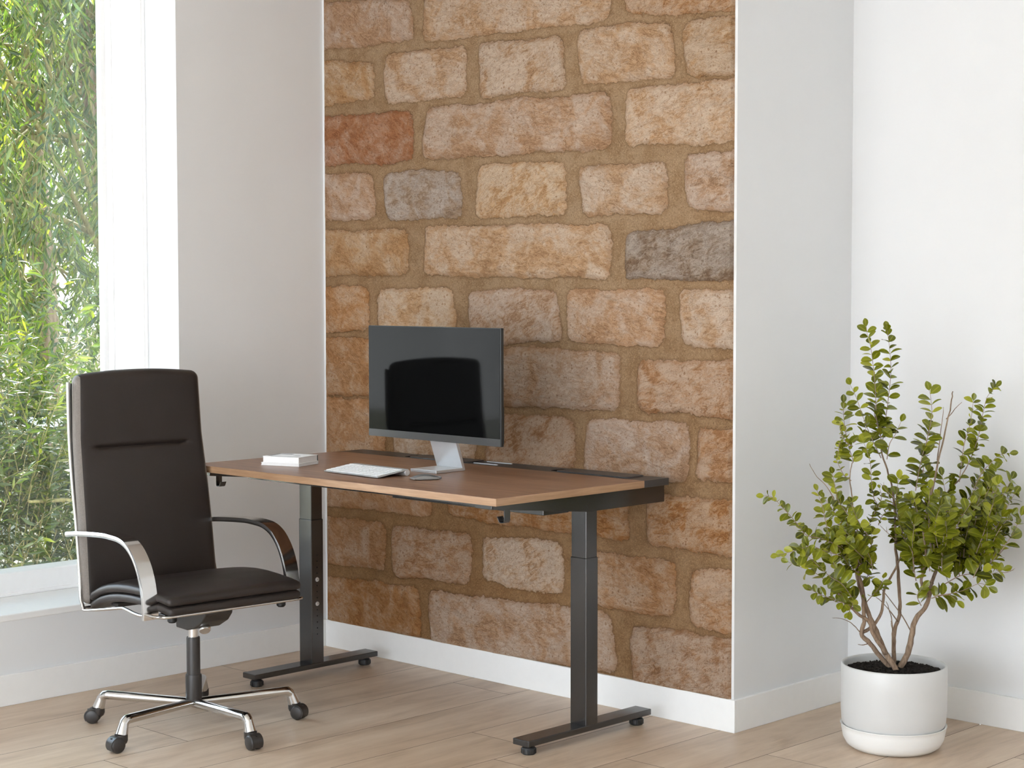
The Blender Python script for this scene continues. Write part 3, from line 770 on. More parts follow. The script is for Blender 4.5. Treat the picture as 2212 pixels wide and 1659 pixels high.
# armrests: flat polished band bent in a quarter loop
AY = [(-0.292, 0.6205), (-0.27, 0.6245), (-0.20, 0.632), (-0.08, 0.640), (-0.02, 0.640), (0.045, 0.634), (0.095, 0.612), (0.135, 0.570), (0.160, 0.520), (0.172, 0.470), (0.176, 0.430), (0.176, 0.408)]
def arm(s):
    path = smooth_path([(0, y, z) for y, z in AY], 5)
    b_ = bmesh.new(); rings = []; m = len(path); th = 0.0076; wd = 0.0262
    for i, p in enumerate(path):
        t_ = (path[min(i + 1, m - 1)] - path[max(i - 1, 0)]).normalized(); nrm = Vector((0, -t_.z, t_.y))
        pr = [(-wd, -th * 0.45), (-wd * 0.93, -th), (wd * 0.93, -th), (wd, -th * 0.45), (wd, th * 0.45), (wd * 0.93, th), (-wd * 0.93, th), (-wd, th * 0.45)]
        sc_ = 0.8 if i == 0 else 1
        rings.append([b_.verts.new(Vector((0.262 * s + a, p.y, p.z)) + nrm * c * sc_) for a, c in pr])
    for a, c in zip(rings, rings[1:]):
        for k in range(8): b_.faces.new((a[k], a[(k + 1) % 8], c[(k + 1) % 8], c[k]))
    b_.faces.new(rings[0][::-1]); b_.faces.new(rings[-1]); bmesh.ops.recalc_face_normals(b_, faces=b_.faces)
    mm = MB(); mm._add(b_)
    o = mm.build('armrest', M['chrome'], ch, True, 28)
arm(1); arm(-1)
# under-seat parts
ms = MB()
ms.prism([(-0.022, 0.405), (-0.022, 0.330), (0.040, 0.328), (0.080, 0.337), (0.128, 0.362), (0.152, 0.388), (0.152, 0.405)], 'x', -0.050, 0.050, 0.004)
ms.box(-0.20, 0.20, -0.16, -0.12, 0.398, 0.412, 0.002).box(-0.20, 0.20, 0.12, 0.16, 0.398, 0.412, 0.002)
ms.build('tilt_mechanism', M['plastic'], ch)
kn = MB(); kn.lathe([(0, 0), (0.010, 0), (0.0135, 0.006), (0.0185, 0.034), (0.0185, 0.041), (0.016, 0.045), (0, 0.045)], 28, Matrix.Translation((0.008, 0.072, 0.362)) @ Vector((0.28, 0.66, -0.68)).to_track_quat('Z', 'Y').to_matrix().to_4x4())
kn.build('tension_knob', M['brushed'], ch, True)
for sx in (1, -1):
    MB().lathe([(0, -0.012), (0.010, -0.011), (0.0145, -0.006), (0.0145, 0.008), (0, 0.008)], 20, Matrix.Translation((0.20 * sx, 0.20, 0.405)) @ Matrix.Rotation(R(0), 4, 'X')).build('rubber_bumper', M['black'], ch, True)
MB().lathe([(0, 0.27), (0.0165, 0.27), (0.0165, 0.345), (0, 0.345)], 32).build('gas_lift', M['brushed'], ch, True)
MB().lathe([(0, 0.08), (0.0215, 0.08), (0.0215, 0.292), (0.0205, 0.296), (0, 0.296)], 32).build('lift_cover', M['plastic'], ch, True)
MB().lathe([(0, 0.079), (0.018, 0.079), (0.0235, 0.083), (0.0255, 0.10), (0.026, 0.170), (0.0245, 0.176), (0, 0.176)], 32).build('hub', M['plastic'], ch, True)
VW = Vector((0.693, -0.719, 0)); RT = Vector((0.72, 0.694, 0))          # swivel directions of the castors
SW = [0, 41, -48, -25, 20]
OFF = [-1, -1, 1, 1, -1]
for k in range(5):
    a = R(-149.0 + 72 * k) + 1.63
    d = Vector((math.cos(a), math.sin(a), 0))
    sp = MB()
    P_ = [d * 0.012 + Vector((0, 0, 0.086)), d * 0.06 + Vector((0, 0, 0.0875)), d * 0.20 + Vector((0, 0, 0.091)), d * 0.296 + Vector((0, 0, 0.0935))]
    sp.tube(P_ + [d * 0.308 + Vector((0, 0, 0.0925)), d * 0.3165 + Vector((0, 0, 0.086)), d * 0.320 + Vector((0, 0, 0.078))], [0.0125, 0.0135, 0.0145, 0.0150, 0.0150, 0.0148, 0.0148], 20, sx=[0.015, 0.0155, 0.016, 0.0160, 0.0158, 0.0152, 0.0150])
    sp.tube([d * 0.3185 + Vector((0, 0, 0.086)), d * 0.3205 + Vector((0, 0, 0.078)), d * 0.330 + Vector((0, 0, 0.0505))], [0.0145, 0.0155, 0.0195], 24)
    sp.build('base_leg', M['chrome'], ch, True, 50)
    # castor in world swivel orientation
    pos = d * 0.331
    nv = VW * math.cos(R(SW[k])) + RT * math.sin(R(SW[k])); ov = RT * math.cos(R(SW[k])) - VW * math.sin(R(SW[k])); ov = ov * OFF[k]
    Rm = Matrix.Rotation(1.63, 3, 'Z'); nl = Rm @ nv; ol = Rm @ ov
    fm = Matrix(((ol.x, nl.x, 0, pos.x), (ol.y, nl.y, 0, pos.y), (0, 0, 1, 0), (0, 0, 0, 1)))    # local: X trails, Y axle
    if fm.determinant() < 0:
        fm = Matrix(((ol.x, -nl.x, 0, pos.x), (ol.y, -nl.y, 0, pos.y), (0, 0, 1, 0), (0, 0, 0, 1)))
    cs = MB()
    cs.lathe([(0, 0.053), (0.0200, 0.053), (0.0200, 0.034), (0.017, 0.026), (0.010, 0.020), (0, 0.019)], 28, fm)
    pts = [(0.018 + 0.0252 * math.cos(R(q)), 0.0240 + 0.0252 * math.sin(R(q))) for q in range(-40, 175, 12)]
    inn = [(0.018 + 0.0225 * math.cos(R(q)), 0.0240 + 0.0225 * math.sin(R(q))) for q in range(170, -45, -12)]
    b2 = MB(); b2.prism(pts + inn, 'y', -0.0185, 0.0185); me2 = bpy.data.meshes.new('t'); b2.bm.to_mesh(me2); b2.bm.free(); b3 = bmesh.new(); b3.from_mesh(me2); bpy.data.meshes.remove(me2); cs._add(b3, fm)
    cs.box(0.0, 0.035, -0.003, 0.003, 0.016, 0.046, mtx=fm)
    ca = cs.build('castor', M['plastic'], ch, True, 40)
    for sy in (1, -1):
        wm = fm @ Matrix.Translation((0.018, sy * 0.0045, 0.0235)) @ Matrix.Rotation(-sy * math.pi / 2, 4, 'X')
        MB().lathe([(0, 0), (0.0215, 0), (0.0235, 0.002), (0.0235, 0.011), (0.0220, 0.0145), (0.017, 0.0165), (0, 0.0172)], 32, wm).build('wheel', M['plastic'], ca, True, 50)

# ------------------------------------------------------------------ potted shrub
pl = empty('potted_shrub', (2.455, 0.19, 0), R(43.95), 'leafy green shrub in a light grey pot in the corner', 'potted plant')
MB().lathe([(0, 0.055), (0.10, 0.055), (0.135, 0.057), (0.1490, 0.066), (0.1565, 0.085), (0.1590, 0.12), (0.1600, 0.20), (0.1590, 0.256), (0.1575, 0.2595), (0.1545, 0.2600), (0.1515, 0.2585), (0.1505, 0.25), (0.150, 0.20), (0, 0.19)], 96).build('pot', M['pot'], pl, True, 60)
sa = MB().lathe([(0, 0.0), (0.105, 0.0), (0.125, 0.003), (0.1415, 0.014), (0.1520, 0.034), (0.1570, 0.060), (0.1585, 0.075), (0.1600, 0.076), (0.1605, 0.0745), (0.1600, 0.058), (0.155, 0.034)][:9] + [(0.154, 0.074), (0.148, 0.05), (0.13, 0.045), (0, 0.045)], 96).build('saucer', M['saucer'], pl, True, 60)
so = MB(); so.lathe([(0, 0.240)] + [(0.150 * i / 26, 0.2425 - 0.010 * (i / 26) ** 2) for i in range(1, 27)], 120)
rs = random.Random(8)
for v in so.bm.verts:
    q = v.co * 60; r_ = math.hypot(v.co.x, v.co.y)
    v.co.z += 0.006 * noise.noise(q) + 0.004 * noise.noise(q * 2.3)
for i in range(900):
    r_ = 0.146 * math.sqrt(rs.random()); a = rs.random() * 6.283; s_ = rs.uniform(0.0025, 0.007)
    so.box(-s_, s_, -s_ * 0.6, s_ * 0.6, -0.0015, 0.0025, mtx=Matrix.Translation((r_ * math.cos(a), r_ * math.sin(a), 0.2445 - 0.010 * (r_ / 0.15) ** 2)) @ Matrix.Rotation(rs.random() * 6.28, 4, 'Z') @ Matrix.Rotation(rs.uniform(-0.7, 0.7), 4, 'X') @ Matrix.Rotation(rs.uniform(-0.5, 0.5), 4, 'Y'))
so.build('soil', M['soil'], pl)
STEMS=[
 (9,4,[(-1.0,0.0,24.4),(-4.3,-0.2,28.1),(-7.4,-0.4,32.1),(-10.2,-0.6,35.2),(-9.3,-0.8,38.8),(-9.6,-1.0,42.3),(-10.0,-1.2,48.5),(-11.4,-1.4,53.9),(-11.7,-1.6,58.3),(-12.1,-1.8,62.7),(-12.4,-2.0,66.7)]),
 (3.2,1.4,[(-11.8,-2.0,66.6),(-12.7,-0.8,70.2),(-13.2,0.5,76.8),(-13.7,1.8,82.2),(-12.8,3.0,87.1)]),
 (6,2.5,[(-10.2,0.0,35.2),(-6.6,0.9,37.2),(-3.7,1.7,41.0),(-2.9,2.6,45.9),(-2.0,3.4,49.4),(0.1,4.3,52.5),(2.1,5.1,56.1),(3.2,6.0,59.2)]),
 (11,4,[(0.1,-3.0,24.4),(-3.0,-1.9,29.5),(-5.7,-0.7,36.1),(-7.9,0.4,41.4),(-9.9,1.6,48.1),(-11.1,2.7,53.4),(-9.2,3.9,61.4),(-7.0,5.0,66.7)]),
 (7,3.5,[(-3.0,-3.0,29.5),(-7.0,-4.8,35.2),(-9.2,-6.6,40.1),(-12.3,-8.4,42.3),(-15.9,-10.2,45.9),(-19.4,-12.0,49.4)]),
 (8,4,[(0.9,4.0,24.8),(1.0,4.9,30.4),(1.4,5.7,35.2),(3.0,6.6,39.7),(3.1,7.4,45.0),(2.7,8.3,53.0),(2.3,9.1,58.3),(2.1,10.0,62.7)]),
 (4,2.0,[(2.4,10.0,61.3),(1.9,10.0,70.2),(1.1,10.0,78.2),(-0.7,10.0,84.4),(-2.5,10.0,90.2),(-2.5,10.0,93.3)]),
 (2.5,0.8,[(0.1,2.0,26.4),(-0.3,1.3,32.6),(-0.6,0.7,36.6),(-1.1,0.0,39.0)]),
 (2.5,0.8,[(1.0,5.0,29.5),(0.8,6.3,36.1),(0.1,7.7,40.6),(-0.7,9.0,43.4)]),
 (11,6,[(1.6,0.0,24.1),(4.1,0.0,29.0),(5.4,0.0,35.2),(6.5,0.0,39.7),(9.3,0.0,43.0),(10.4,0.0,46.3),(11.2,0.0,50.8)]),
 (6,3,[(10.4,0.0,46.3),(8.1,-1.6,49.9),(7.4,-3.2,52.5),(8.1,-4.8,58.3),(7.6,-6.4,62.7),(6.7,-8.0,67.2)]),
 (6,3,[(11.2,0.0,50.8),(13.4,2.0,55.2),(15.2,4.0,57.0),(17.4,6.0,61.4),(19.6,8.0,66.3)]),
 (4,1.6,[(7.7,-2.0,66.6),(10.4,-0.6,76.8),(13.0,0.8,87.9),(15.3,2.2,96.8),(17.3,3.6,104.8),(18.1,5.0,108.8)]),
 (2,0.8,[(13.0,2.0,87.9),(14.6,4.5,97.3),(15.9,7.0,103.9)]),
 (1.6,0.7,[(16.1,4.0,100.4),(18.4,3.0,103.5),(20.1,2.0,105.7)]),
 (3.5,1.5,[(14.8,5.0,66.6),(17.0,6.7,76.8),(21.5,8.3,81.7),(24.1,10.0,85.3)]),
 (1.6,0.7,[(-20.3,-10.0,76.8),(-22.9,-11.0,81.3),(-26.0,-12.0,84.4),(-28.5,-13.0,88.4)]),
 (1.6,0.6,[(-10.5,0.0,35.7),(-14.1,-3.3,39.2),(-17.6,-6.7,41.0),(-20.7,-10.0,41.8)]),
 (1.6,0.6,[(-10.1,0.0,40.6),(-14.1,2.7,43.0),(-18.5,5.3,44.6),(-22.3,8.0,45.4)]),
 (1.8,0.7,[(-8.6,-2.0,32.4),(-10.5,-4.0,32.4),(-12.3,-6.0,33.0)]),
 (2,0.8,[(5.4,0.0,35.2),(1.4,3.3,42.3),(-4.3,6.7,49.4),(-7.0,10.0,52.5)]),
 (2,0.8,[(2.1,5.0,37.9),(-2.6,2.5,43.7),(-5.7,0.0,46.3)]),
]
TWIGS=[
 (3.4,1.9,[(-18.5,-10.0,63.1),(-23.8,-11.4,65.7),(-29.1,-12.9,67.1),(-31.8,-14.3,70.2),(-34.5,-15.7,73.3),(-37.1,-17.1,76.0),(-40.2,-18.6,79.1),(-42.9,-20.0,79.7)]),
 (3.2,2.2,[(-20.3,-10.0,62.2),(-22.9,-10.0,70.2),(-23.8,-10.0,74.6),(-24.7,-10.0,77.3),(-25.6,-10.0,80.0)]),
 (3.6,2.0,[(-13.2,-5.0,68.4),(-15.8,-7.5,72.4),(-19.4,-10.0,77.3),(-20.9,-12.5,82.2),(-22.0,-15.0,85.7)]),
 (3.4,2.6,[(-19.4,-15.0,61.3),(-24.7,-17.5,63.1),(-29.1,-20.0,64.9),(-33.6,-22.5,64.0),(-39.4,-25.0,63.1)]),
 (3.2,2.2,[(-15.9,-12.0,45.9),(-22.1,-14.7,48.5),(-26.1,-17.3,50.3),(-29.6,-20.0,52.5)]),
 (3.8,2.6,[(-16.8,-10.0,48.5),(-22.1,-8.0,52.5),(-26.1,-6.0,55.2),(-29.2,-4.0,56.1),(-32.7,-2.0,57.4)]),
 (4.2,2.2,[(-15.0,-12.0,47.7),(-18.5,-14.5,52.5),(-23.0,-17.0,55.6),(-28.3,-19.5,60.5),(-31.8,-22.0,63.2)]),
 (4.0,2.0,[(-12.3,-3.0,45.0),(-15.9,-4.8,49.4),(-18.5,-6.5,54.8),(-20.3,-8.2,58.3),(-22.1,-10.0,64.5)]),
 (3.8,2.0,[(-11.4,-2.0,53.9),(-15.0,-4.0,57.0),(-18.1,-6.0,61.8),(-19.4,-8.0,66.7)]),
 (3.8,2.0,[(-11.9,-2.0,58.3),(-15.9,1.3,61.8),(-18.5,4.7,66.3),(-20.3,8.0,70.7)]),
 (3.6,2.4,[(-9.2,0.0,44.1),(-7.0,-2.7,47.7),(-5.7,-5.3,50.3),(-5.2,-8.0,53.4)]),
 (3.8,2.2,[(-10.1,0.0,48.5),(-7.9,2.0,52.5),(-6.8,4.0,55.6),(-7.0,6.0,58.3)]),
 (3.6,2.2,[(-11.0,3.0,53.4),(-8.8,1.0,58.3),(-7.4,-1.0,62.7),(-7.9,-3.0,66.3)]),
 (3.0,2.2,[(-18.1,-8.0,47.7),(-15.0,-11.0,46.3),(-16.8,-14.0,44.1)]),
 (3.9,2.0,[(-12.8,3.0,87.1),(-12.7,2.0,87.9),(-14.3,1.0,92.4),(-15.6,0.0,97.7),(-16.3,-1.0,102.2),(-16.5,-2.0,105.7)]),
 (3.6,2.8,[(-2.5,10.0,87.9),(-5.2,8.4,92.8),(-7.8,6.8,98.2),(-9.6,5.2,102.2),(-11.8,3.6,107.5),(-13.8,2.0,111.0)]),
 (1.6,1.1,[(-13.2,0.0,92.4),(-15.8,-1.3,94.2),(-17.4,-2.7,97.7),(-18.0,-4.0,100.4)]),
 (1.7,1.1,[(-16.3,0.0,94.2),(-17.6,-2.0,93.3),(-18.5,-4.0,89.7)]),
 (1.7,2.2,[(-14.0,-2.0,82.2),(-16.3,-3.3,83.9),(-18.0,-4.7,86.6),(-19.4,-6.0,89.3)]),
 (4.0,2.6,[(-12.7,2.0,93.3),(-11.4,2.7,94.2),(-9.2,3.3,95.9),(-8.3,4.0,99.0)]),
 (3.4,1.7,[(-10.0,3.0,63.1),(-5.6,1.5,73.3),(-6.7,0.0,76.8),(-7.8,-1.5,82.2),(-8.4,-3.0,87.1),(-9.8,-4.5,91.5),(-11.4,-6.0,94.6)]),
 (2.2,1.6,[(-5.6,0.0,73.3),(-4.3,1.3,75.5),(-3.8,2.7,77.3),(-4.1,4.0,79.1)]),
 (2.0,1.6,[(-5.2,0.0,68.4),(-4.3,1.0,70.2),(-3.2,2.0,71.5),(-1.6,3.0,72.4)]),
 (3.9,1.9,[(-2.5,10.0,93.3),(-4.3,9.0,100.4),(-4.7,8.0,105.7),(-5.4,7.0,112.4),(-6.7,6.0,121.2),(-8.0,5.0,125.7),(-8.7,4.0,128.6)]),
 (3.9,1.8,[(-2.1,10.0,93.3),(-1.2,10.6,99.5),(-0.1,11.2,107.5),(0.6,11.8,114.6),(0.3,12.4,121.2),(-0.5,13.0,127.5)]),
 (4.0,1.6,[(-2.5,10.0,94.2),(-4.3,12.0,101.3),(-2.9,14.0,105.7),(-0.7,16.0,109.3)]),
 (4.0,2.8,[(-0.7,10.0,87.5),(-0.3,8.3,92.4),(1.1,6.7,95.5),(2.4,5.0,99.5)]),
 (4.2,1.9,[(5.5,-2.0,79.1),(6.8,-2.8,87.9),(8.6,-3.6,95.5),(9.6,-4.4,102.2),(9.0,-5.2,107.5),(8.4,-6.0,109.7)]),
 (4.6,1.5,[(9.0,4.0,83.5),(10.4,6.0,90.2),(11.3,8.0,94.6),(12.2,10.0,97.3)]),
 (3.4,2.4,[(19.7,2.0,81.3),(21.0,2.0,92.4),(22.8,2.0,99.0),(23.7,2.0,106.1)]),
 (3.5,1.5,[(24.1,10.0,85.3),(25.9,9.2,90.2),(27.3,8.4,95.9),(28.1,7.6,101.7),(29.2,6.8,107.0),(31.5,6.0,110.1)]),
 (3.8,1.8,[(24.1,2.0,79.1),(26.4,1.0,84.4),(28.6,0.0,87.1),(30.8,-1.0,89.7),(33.7,-2.0,90.4)]),
 (3.5,1.9,[(23.3,2.0,73.3),(27.7,4.0,75.1),(32.1,6.0,76.4),(35.2,8.0,77.3),(38.8,10.0,77.1)]),
 (3.6,1.8,[(25.0,15.0,73.3),(28.6,16.2,77.7),(32.1,17.5,79.5),(34.4,18.8,81.3),(34.1,20.0,84.4)]),
 (2.6,1.6,[(25.9,10.0,69.3),(31.2,12.0,71.5),(35.2,14.0,74.2),(38.8,16.0,74.6)]),
 (2.4,1.8,[(28.6,0.0,66.6),(32.1,2.0,68.4),(35.7,4.0,69.3)]),
 (4.2,2.4,[(10.7,-2.0,46.3),(15.2,-4.0,47.7),(17.4,-6.0,46.3)]),
 (4.4,2.2,[(11.2,-3.0,47.2),(16.1,-4.2,48.1),(19.6,-5.5,49.4),(24.0,-6.8,51.6),(26.3,-8.0,50.8)]),
 (4.2,2.2,[(15.2,0.0,50.3),(19.6,-1.0,53.0),(24.9,-2.0,53.9),(28.5,-3.0,53.9),(31.6,-4.0,55.2)]),
 (4.2,2.2,[(16.1,3.0,55.6),(21.4,4.0,57.0),(24.9,5.0,59.2),(30.7,6.0,58.7)]),
 (4.2,1.8,[(7.6,-2.0,44.1),(6.3,-3.3,46.3),(5.9,-4.7,48.1),(7.2,-6.0,50.3)]),
 (3.8,2.2,[(17.4,3.0,61.4),(22.3,3.7,61.4),(26.3,4.3,64.1),(31.6,5.0,64.9)]),
 (4.2,1.8,[(9.6,-1.2,62.7),(9.4,2.2,66.9),(8.2,5.5,70.9),(6.1,8.9,75.0)]),
 (4.2,1.8,[(16.6,10.4,60.5),(17.3,13.0,65.3),(17.0,15.7,69.9),(15.8,18.3,74.5)]),
 (4.0,1.8,[(11.3,-8.1,56.2),(12.1,-7.2,63.6),(12.4,-6.4,70.7),(12.1,-5.6,77.9)]),
 (4.3,2.1,[(15.1,-3.4,62.9),(16.5,-0.1,68.9),(17.6,3.1,74.8),(18.5,6.4,80.7)]),
 (3.6,2.0,[(15.9,-3.3,58.8),(14.9,-0.8,63.4),(15.3,1.7,67.8),(17.1,4.2,72.2)]),
 (4.1,1.8,[(10.6,-5.7,57.3),(9.0,-6.4,65.2),(8.3,-7.1,72.8),(8.6,-7.8,80.4)]),
 (4.2,2.0,[(12.4,-7.8,54.7),(11.5,-11.3,62.2),(11.5,-14.8,69.4),(12.4,-18.3,76.7)]),
 (4.2,2.2,[(9.6,5.3,59.9),(10.5,8.5,63.9),(10.0,11.7,67.9),(8.1,14.8,71.9)]),
 (3.8,1.8,[(4.6,10.8,60.4),(4.1,11.7,65.9),(2.6,12.7,71.3),(0.2,13.6,76.7)]),
 (4.2,1.9,[(14.4,-9.8,62.3),(14.4,-13.4,67.5),(15.5,-17.1,72.6),(17.5,-20.7,77.6)]),
 (4.1,1.8,[(10.9,-8.7,62.8),(9.2,-12.3,67.5),(8.5,-15.8,72.1),(8.9,-19.4,76.7)]),
 (4.4,1.9,[(5.1,1.6,57.9),(4.6,3.8,62.3),(4.3,6.0,66.5),(4.4,8.2,70.8)]),
 (3.6,1.8,[(9.7,9.6,58.9),(9.2,12.2,63.8),(8.7,14.9,68.5),(8.2,17.5,73.3)]),
 (4.4,1.9,[(9.8,-8.9,61.4),(10.2,-5.4,65.9),(10.4,-2.0,70.2),(10.4,1.4,74.6)]),
 (4.3,2.2,[(25.0,-8.0,55.8),(29.1,-10.3,61.7),(32.1,-12.6,67.4),(33.8,-14.9,73.1)]),
 (3.8,2.2,[(11.9,1.6,55.8),(12.5,2.9,62.9),(12.5,4.1,69.8),(12.0,5.3,76.8)]),
 (4.4,2.0,[(26.2,-9.0,63.0),(28.1,-5.8,69.6),(31.1,-2.6,75.9),(35.2,0.6,82.3)]),
 (4.3,1.7,[(5.6,10.4,61.9),(2.7,8.2,68.7),(1.4,5.9,75.4),(1.6,3.6,82.1)]),
 (4.1,1.9,[(24.4,2.1,62.5),(26.5,5.1,69.9),(29.4,8.2,77.1),(33.2,11.2,84.2)]),
 (4.3,2.0,[(24.8,-9.2,54.3),(26.8,-8.5,58.4),(28.8,-7.7,62.3),(30.9,-7.0,66.2)]),
 (4.0,1.9,[(7.4,8.4,59.5),(4.9,11.0,63.4),(3.8,13.7,67.3),(3.9,16.3,71.1)]),
 (4.3,2.0,[(22.3,-7.9,60.1),(24.0,-11.0,67.8),(25.3,-14.1,75.3),(26.2,-17.2,82.8)]),
 (3.9,2.1,[(14.2,-5.7,53.3),(14.7,-7.3,60.7),(14.2,-8.9,67.9),(12.6,-10.4,75.0)]),
 (4.2,1.7,[(8.0,-2.6,53.1),(8.0,-2.2,59.0),(6.7,-1.9,64.7),(4.2,-1.5,70.3)]),
 (3.9,2.1,[(11.4,-8.3,57.2),(12.5,-10.4,63.0),(12.6,-12.4,68.7),(11.6,-14.4,74.3)]),
 (3.8,2.1,[(26.9,10.1,56.2),(31.0,9.8,61.3),(33.8,9.6,66.3),(35.2,9.3,71.3)]),
 (3.7,1.8,[(22.3,-2.0,56.3),(22.1,-0.7,63.3),(23.0,0.6,70.0),(25.1,1.9,76.8)]),
 (3.9,2.2,[(22.8,-2.3,61.8),(23.6,-1.3,67.9),(25.6,-0.4,73.9),(28.8,0.6,80.0)]),
 (4.2,2.1,[(8.3,-9.6,55.8),(8.2,-6.0,59.8),(7.2,-2.4,63.7),(5.1,1.2,67.6)]),
 (3.7,2.0,[(26.2,10.6,62.0),(30.1,12.7,68.2),(32.5,14.8,74.2),(33.4,16.9,80.2)]),
 (4.3,2.1,[(19.8,10.4,54.7),(22.0,9.7,59.8),(23.8,8.9,64.8),(25.3,8.2,69.7)]),
 (4.3,1.8,[(11.3,9.8,61.1),(11.0,9.0,68.9),(10.9,8.2,76.5),(11.2,7.4,84.2)]),
 (4.1,1.8,[(13.7,3.5,63.8),(15.2,2.4,70.4),(15.4,1.4,76.9),(14.1,0.3,83.4)]),
 (3.8,2.2,[(5.7,-3.1,51.9),(4.0,-6.4,58.2),(3.0,-9.7,64.3),(2.8,-12.9,70.4)]),
 (4.1,2.0,[(24.8,10.9,54.3),(26.7,8.2,59.4),(27.8,5.5,64.3),(27.9,2.8,69.3)]),
 (3.6,2.2,[(26.3,-9.3,60.7),(26.9,-10.8,65.0),(28.6,-12.2,69.2),(31.5,-13.7,73.4)]),
 (4.0,2.0,[(10.8,11.0,52.9),(11.5,14.0,59.4),(11.5,17.0,65.7),(10.7,20.0,72.0)]),
 (4.3,1.8,[(20.9,0.7,57.1),(20.6,-2.8,64.3),(21.4,-6.3,71.4),(23.1,-9.7,78.4)]),
 (3.6,2.2,[(13.2,-0.7,55.5),(14.1,-4.5,60.9),(13.8,-8.2,66.2),(12.4,-12.0,71.5)]),
 (3.7,2.1,[(7.7,2.2,62.0),(7.8,2.0,66.9),(7.2,1.8,71.5),(5.9,1.6,76.2)]),
 (3.7,2.0,[(27.2,8.6,55.2),(30.2,11.3,60.6),(32.8,14.0,65.9),(35.2,16.7,71.1)]),
 (4.3,2.0,[(25.2,-9.2,60.2),(27.6,-8.1,66.5),(30.6,-7.1,72.5),(34.4,-6.0,78.6)]),
 (4.1,2.0,[(11.3,9.6,52.8),(11.8,12.8,60.0),(11.2,15.9,67.0),(9.4,19.1,74.0)]),
 (4.1,1.8,[(18.1,5.7,57.4),(19.2,5.7,61.7),(20.2,5.7,65.8),(20.9,5.7,69.9)]),
 (4.0,1.7,[(8.8,-7.4,63.1),(9.6,-3.6,69.7),(9.5,0.2,76.2),(8.3,4.1,82.7)]),
 (3.9,2.1,[(23.6,-9.2,56.2),(23.7,-9.4,63.0),(24.9,-9.6,69.6),(27.1,-9.8,76.2)]),
 (4.2,2.1,[(21.4,-9.3,53.8),(24.0,-10.0,60.1),(25.0,-10.7,66.2),(24.6,-11.4,72.3)]),
 (4.3,1.8,[(11.1,-6.2,55.4),(12.2,-10.0,61.0),(12.2,-13.9,66.5),(10.9,-17.7,72.0)]),
 (3.6,1.8,[(21.6,3.6,58.9),(23.9,1.7,64.1),(26.1,-0.3,69.1),(28.3,-2.2,74.2)]),
 (3.8,2.2,[(10.8,11.7,52.6),(9.7,9.0,56.9),(9.9,6.4,61.0),(11.3,3.7,65.1)]),
 (3.8,2.1,[(19.6,0.0,52.9),(19.0,3.9,58.2),(19.5,7.9,63.3),(21.0,11.8,68.4)]),
 (3.7,2.1,[(6.8,10.0,51.9),(7.0,6.6,58.4),(6.3,3.2,64.7),(4.4,-0.2,71.1)]),
 (4.1,1.9,[(4.8,-2.9,54.4),(4.7,-4.2,58.5),(3.2,-5.6,62.4),(0.2,-7.0,66.4)]),
 (4.3,2.1,[(27.0,5.1,61.8),(28.4,8.9,69.5),(31.1,12.7,76.9),(35.2,16.5,84.4)]),
 (3.9,2.1,[(19.6,0.5,53.5),(20.0,0.9,58.0),(20.3,1.3,62.3),(20.4,1.6,66.6)]),
 (4.1,1.9,[(23.5,-4.8,54.5),(23.2,-4.2,59.3),(23.8,-3.6,64.0),(25.3,-3.0,68.6)]),
 (3.8,2.1,[(12.6,11.6,55.2),(10.4,9.3,60.5),(9.8,7.0,65.6),(10.6,4.7,70.7)]),
 (3.9,1.9,[(21.0,5.8,52.3),(20.5,5.0,57.4),(21.1,4.1,62.4),(22.8,3.3,67.4)]),
 (3.3,1.9,[(-11.3,4.1,60.6),(-13.6,6.9,62.1),(-15.6,9.7,63.6)]),
 (3.7,2.1,[(-10.2,-0.5,55.4),(-14.1,-4.3,62.6),(-18.6,-8.2,69.8)]),
 (3.4,2.0,[(-9.3,-7.5,65.5),(-14.0,-13.0,71.6),(-17.2,-18.5,77.7)]),
 (3.9,1.9,[(-11.5,2.2,58.4),(-12.8,2.7,61.8),(-16.2,3.2,65.2)]),
 (3.3,2.2,[(-11.4,5.5,59.5),(-16.0,1.9,63.1),(-20.6,-1.7,66.6)]),
 (3.9,1.8,[(-10.0,0.7,54.3),(-11.5,-4.6,59.9),(-14.4,-10.0,65.5)]),
 (3.9,1.9,[(-8.1,-5.3,56.7),(-13.1,-10.6,61.3),(-18.1,-15.9,65.9)]),
 (3.2,2.1,[(-10.6,6.0,62.5),(-16.3,3.4,69.6),(-21.6,0.9,76.7)]),
 (3.4,2.2,[(-8.6,-8.6,56.0),(-9.5,-9.5,59.9),(-12.1,-10.4,63.9)]),
 (3.2,1.9,[(-8.1,6.6,56.3),(-11.7,12.6,63.1),(-13.2,18.6,70.0)]),
 (3.6,2.1,[(-10.4,2.0,60.8),(-12.3,3.6,66.0),(-14.2,5.1,71.2)]),
 (3.4,2.1,[(-12.8,3.7,60.7),(-15.3,1.6,62.7),(-17.1,-0.5,64.6)]),
 (3.5,2.0,[(-12.5,-7.2,58.3),(-14.2,-4.0,65.4),(-16.0,-0.7,72.5)]),
 (3.6,2.1,[(-11.2,-5.5,57.0),(-16.5,-4.0,61.5),(-20.2,-2.5,66.1)]),
 (4.0,2.0,[(-10.3,7.2,59.0),(-14.5,9.4,61.5),(-19.8,11.7,64.0)]),
 (3.4,2.0,[(-11.4,-4.3,62.2),(-14.6,-7.8,65.4),(-17.8,-11.3,68.5)]),
]
